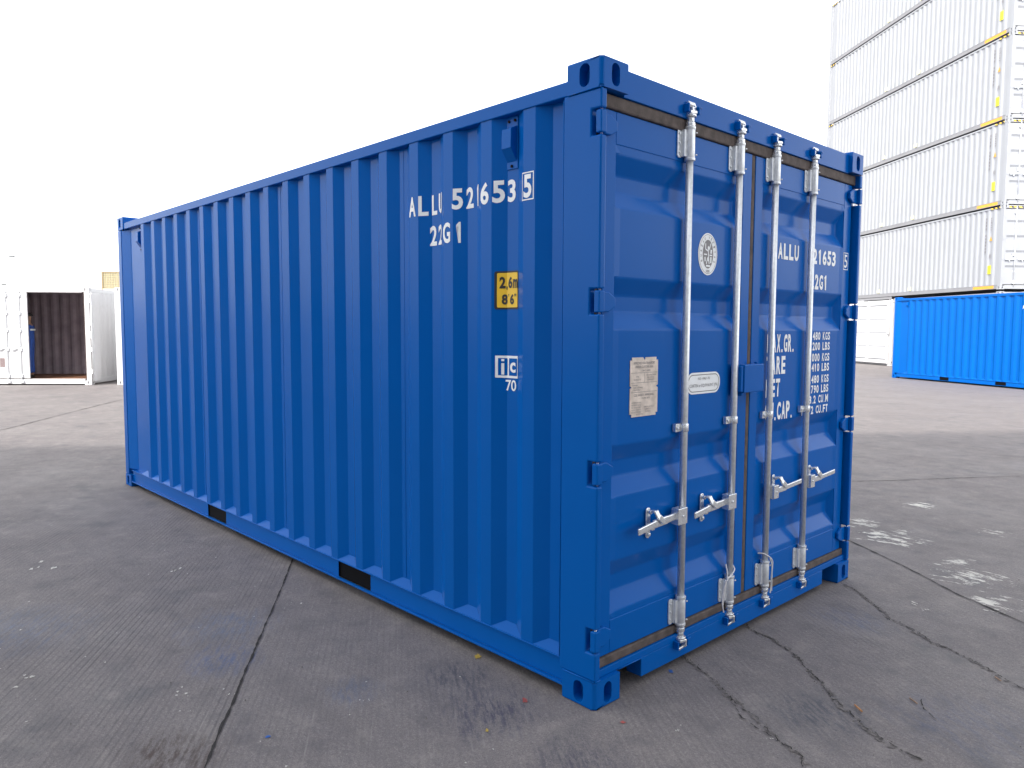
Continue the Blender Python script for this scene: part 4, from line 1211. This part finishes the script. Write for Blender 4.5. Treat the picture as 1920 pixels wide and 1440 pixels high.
ax = (p1 - p0); hz0, hz1 = p0.z, p2.z
o0 = Vector((0, 0, 0))
b = MB()
b.bar(o0 + Vector((0, 0, hz0)), o0 + ax + Vector((0, 0, hz0)), 0.05, 0.05).bar(o0 + Vector((0, 0, hz1)), o0 + ax + Vector((0, 0, hz1)), 0.05, 0.05)
b.bar(o0, o0 + Vector((0, 0, hz1)), 0.06, 0.06).bar(o0 + ax, o0 + ax + Vector((0, 0, hz1)), 0.06, 0.06)
b.obj('frame', LATR, e)
b = MB()
for i in range(1, 10): b.bar(o0 + ax * (i / 10) + Vector((0, 0, hz0)), o0 + ax * (i / 10) + Vector((0, 0, hz1)), 0.02, 0.02)
for i in range(1, 7): b.bar(o0 + Vector((0, 0, hz0 + (hz1 - hz0) * i / 7)), o0 + ax + Vector((0, 0, hz0 + (hz1 - hz0) * i / 7)), 0.02, 0.02)
b.obj('mesh_bars', LATT, e)
back = Vector((fw.x, fw.y, 0)).normalized() * 0.06
b = MB(); b.bar(back + Vector((0, 0, hz0 + 0.03)) + ax * 0.5 - ax * 0.49, back + Vector((0, 0, hz0 + 0.03)) + ax * 0.99, 0.01, 0.02)
b = MB()
A_ = [back + Vector((0, 0, hz0)), back + ax + Vector((0, 0, hz0)), back + ax + Vector((0, 0, hz1)), back + Vector((0, 0, hz1))]
B_ = [q_ + back * 0.3 for q_ in A_]
va = [b.bm.verts.new(q_) for q_ in A_]; vb = [b.bm.verts.new(q_) for q_ in B_]
b.bm.faces.new(va); b.bm.faces.new(vb[::-1])
for i in range(4): b.bm.faces.new((va[i], vb[i], vb[(i + 1) % 4], va[(i + 1) % 4]))
b.obj('backing_sheet', plain('cream_sheet', (0.42, 0.385, 0.27), 0.7), e)

# ------------------------------------------------------------------ small litter
BUTT = plain('orange_paper', (0.50, 0.24, 0.10), 0.8); CHIPW = plain('raw_wood', (0.32, 0.21, 0.14), 0.85)
o = MB().cyl((0.700, 0.822, 0.008), (0.742, 0.790, 0.008), 0.0036, 12).obj('cigarette_butt', BUTT); tag(o, 'small orange cigarette butt lying on the crack right of the container corner', 'litter')
o = MB().bar((1.02, 1.545, 0.005), (1.05, 1.515, 0.007), 0.007, 0.004).obj('wood_chip', CHIPW, bev=0.0015); tag(o, 'pale wood splinter on the concrete near the right edge of the picture', 'wood chip', 'wood chips on the ground')
o = MB().bar((0.83, 1.06, 0.004), (0.87, 1.03, 0.005), 0.004, 0.004).obj('wood_chip', CHIPW); tag(o, 'thin wood splinter on the concrete between the two long cracks', 'wood chip', 'wood chips on the ground')
PEB = plain('grit', (0.17, 0.16, 0.15), 0.95, 0, 80, 0.5, 0.5)
b = MB()
for c in (CA, CB, CC):
    for i in range(150):
        k = rnd.randrange(len(c) - 1); t = rnd.random()
        x = c[k][0] + (c[k + 1][0] - c[k][0]) * t + rnd.gauss(0, 0.012); y = c[k][1] + (c[k + 1][1] - c[k][1]) * t + rnd.gauss(0, 0.012)
        r = 0.0012 + 0.0035 * rnd.random() ** 3
        bmesh.ops.create_icosphere(b.bm, subdivisions=1, radius=r, matrix=Matrix.Translation((x, y, r * 0.5)) @ Matrix.Diagonal((1, rnd.uniform(0.5, 1), 0.6, 1)))
for i in range(500):
    x, y = rnd.uniform(-4, 2.5), rnd.uniform(-2, 0) if rnd.random() < .6 else rnd.uniform(0, 5)
    if -6 < x < 0.02 and 0 < y < 2.44: continue
    r = 0.001 + 0.003 * rnd.random() ** 4
    bmesh.ops.create_icosphere(b.bm, subdivisions=1, radius=r, matrix=Matrix.Translation((x, y, r * 0.5)))
tag(b.obj('grit', PEB, recalc=False), 'loose grit and crumbs scattered over the concrete', 'grit', kind='stuff')
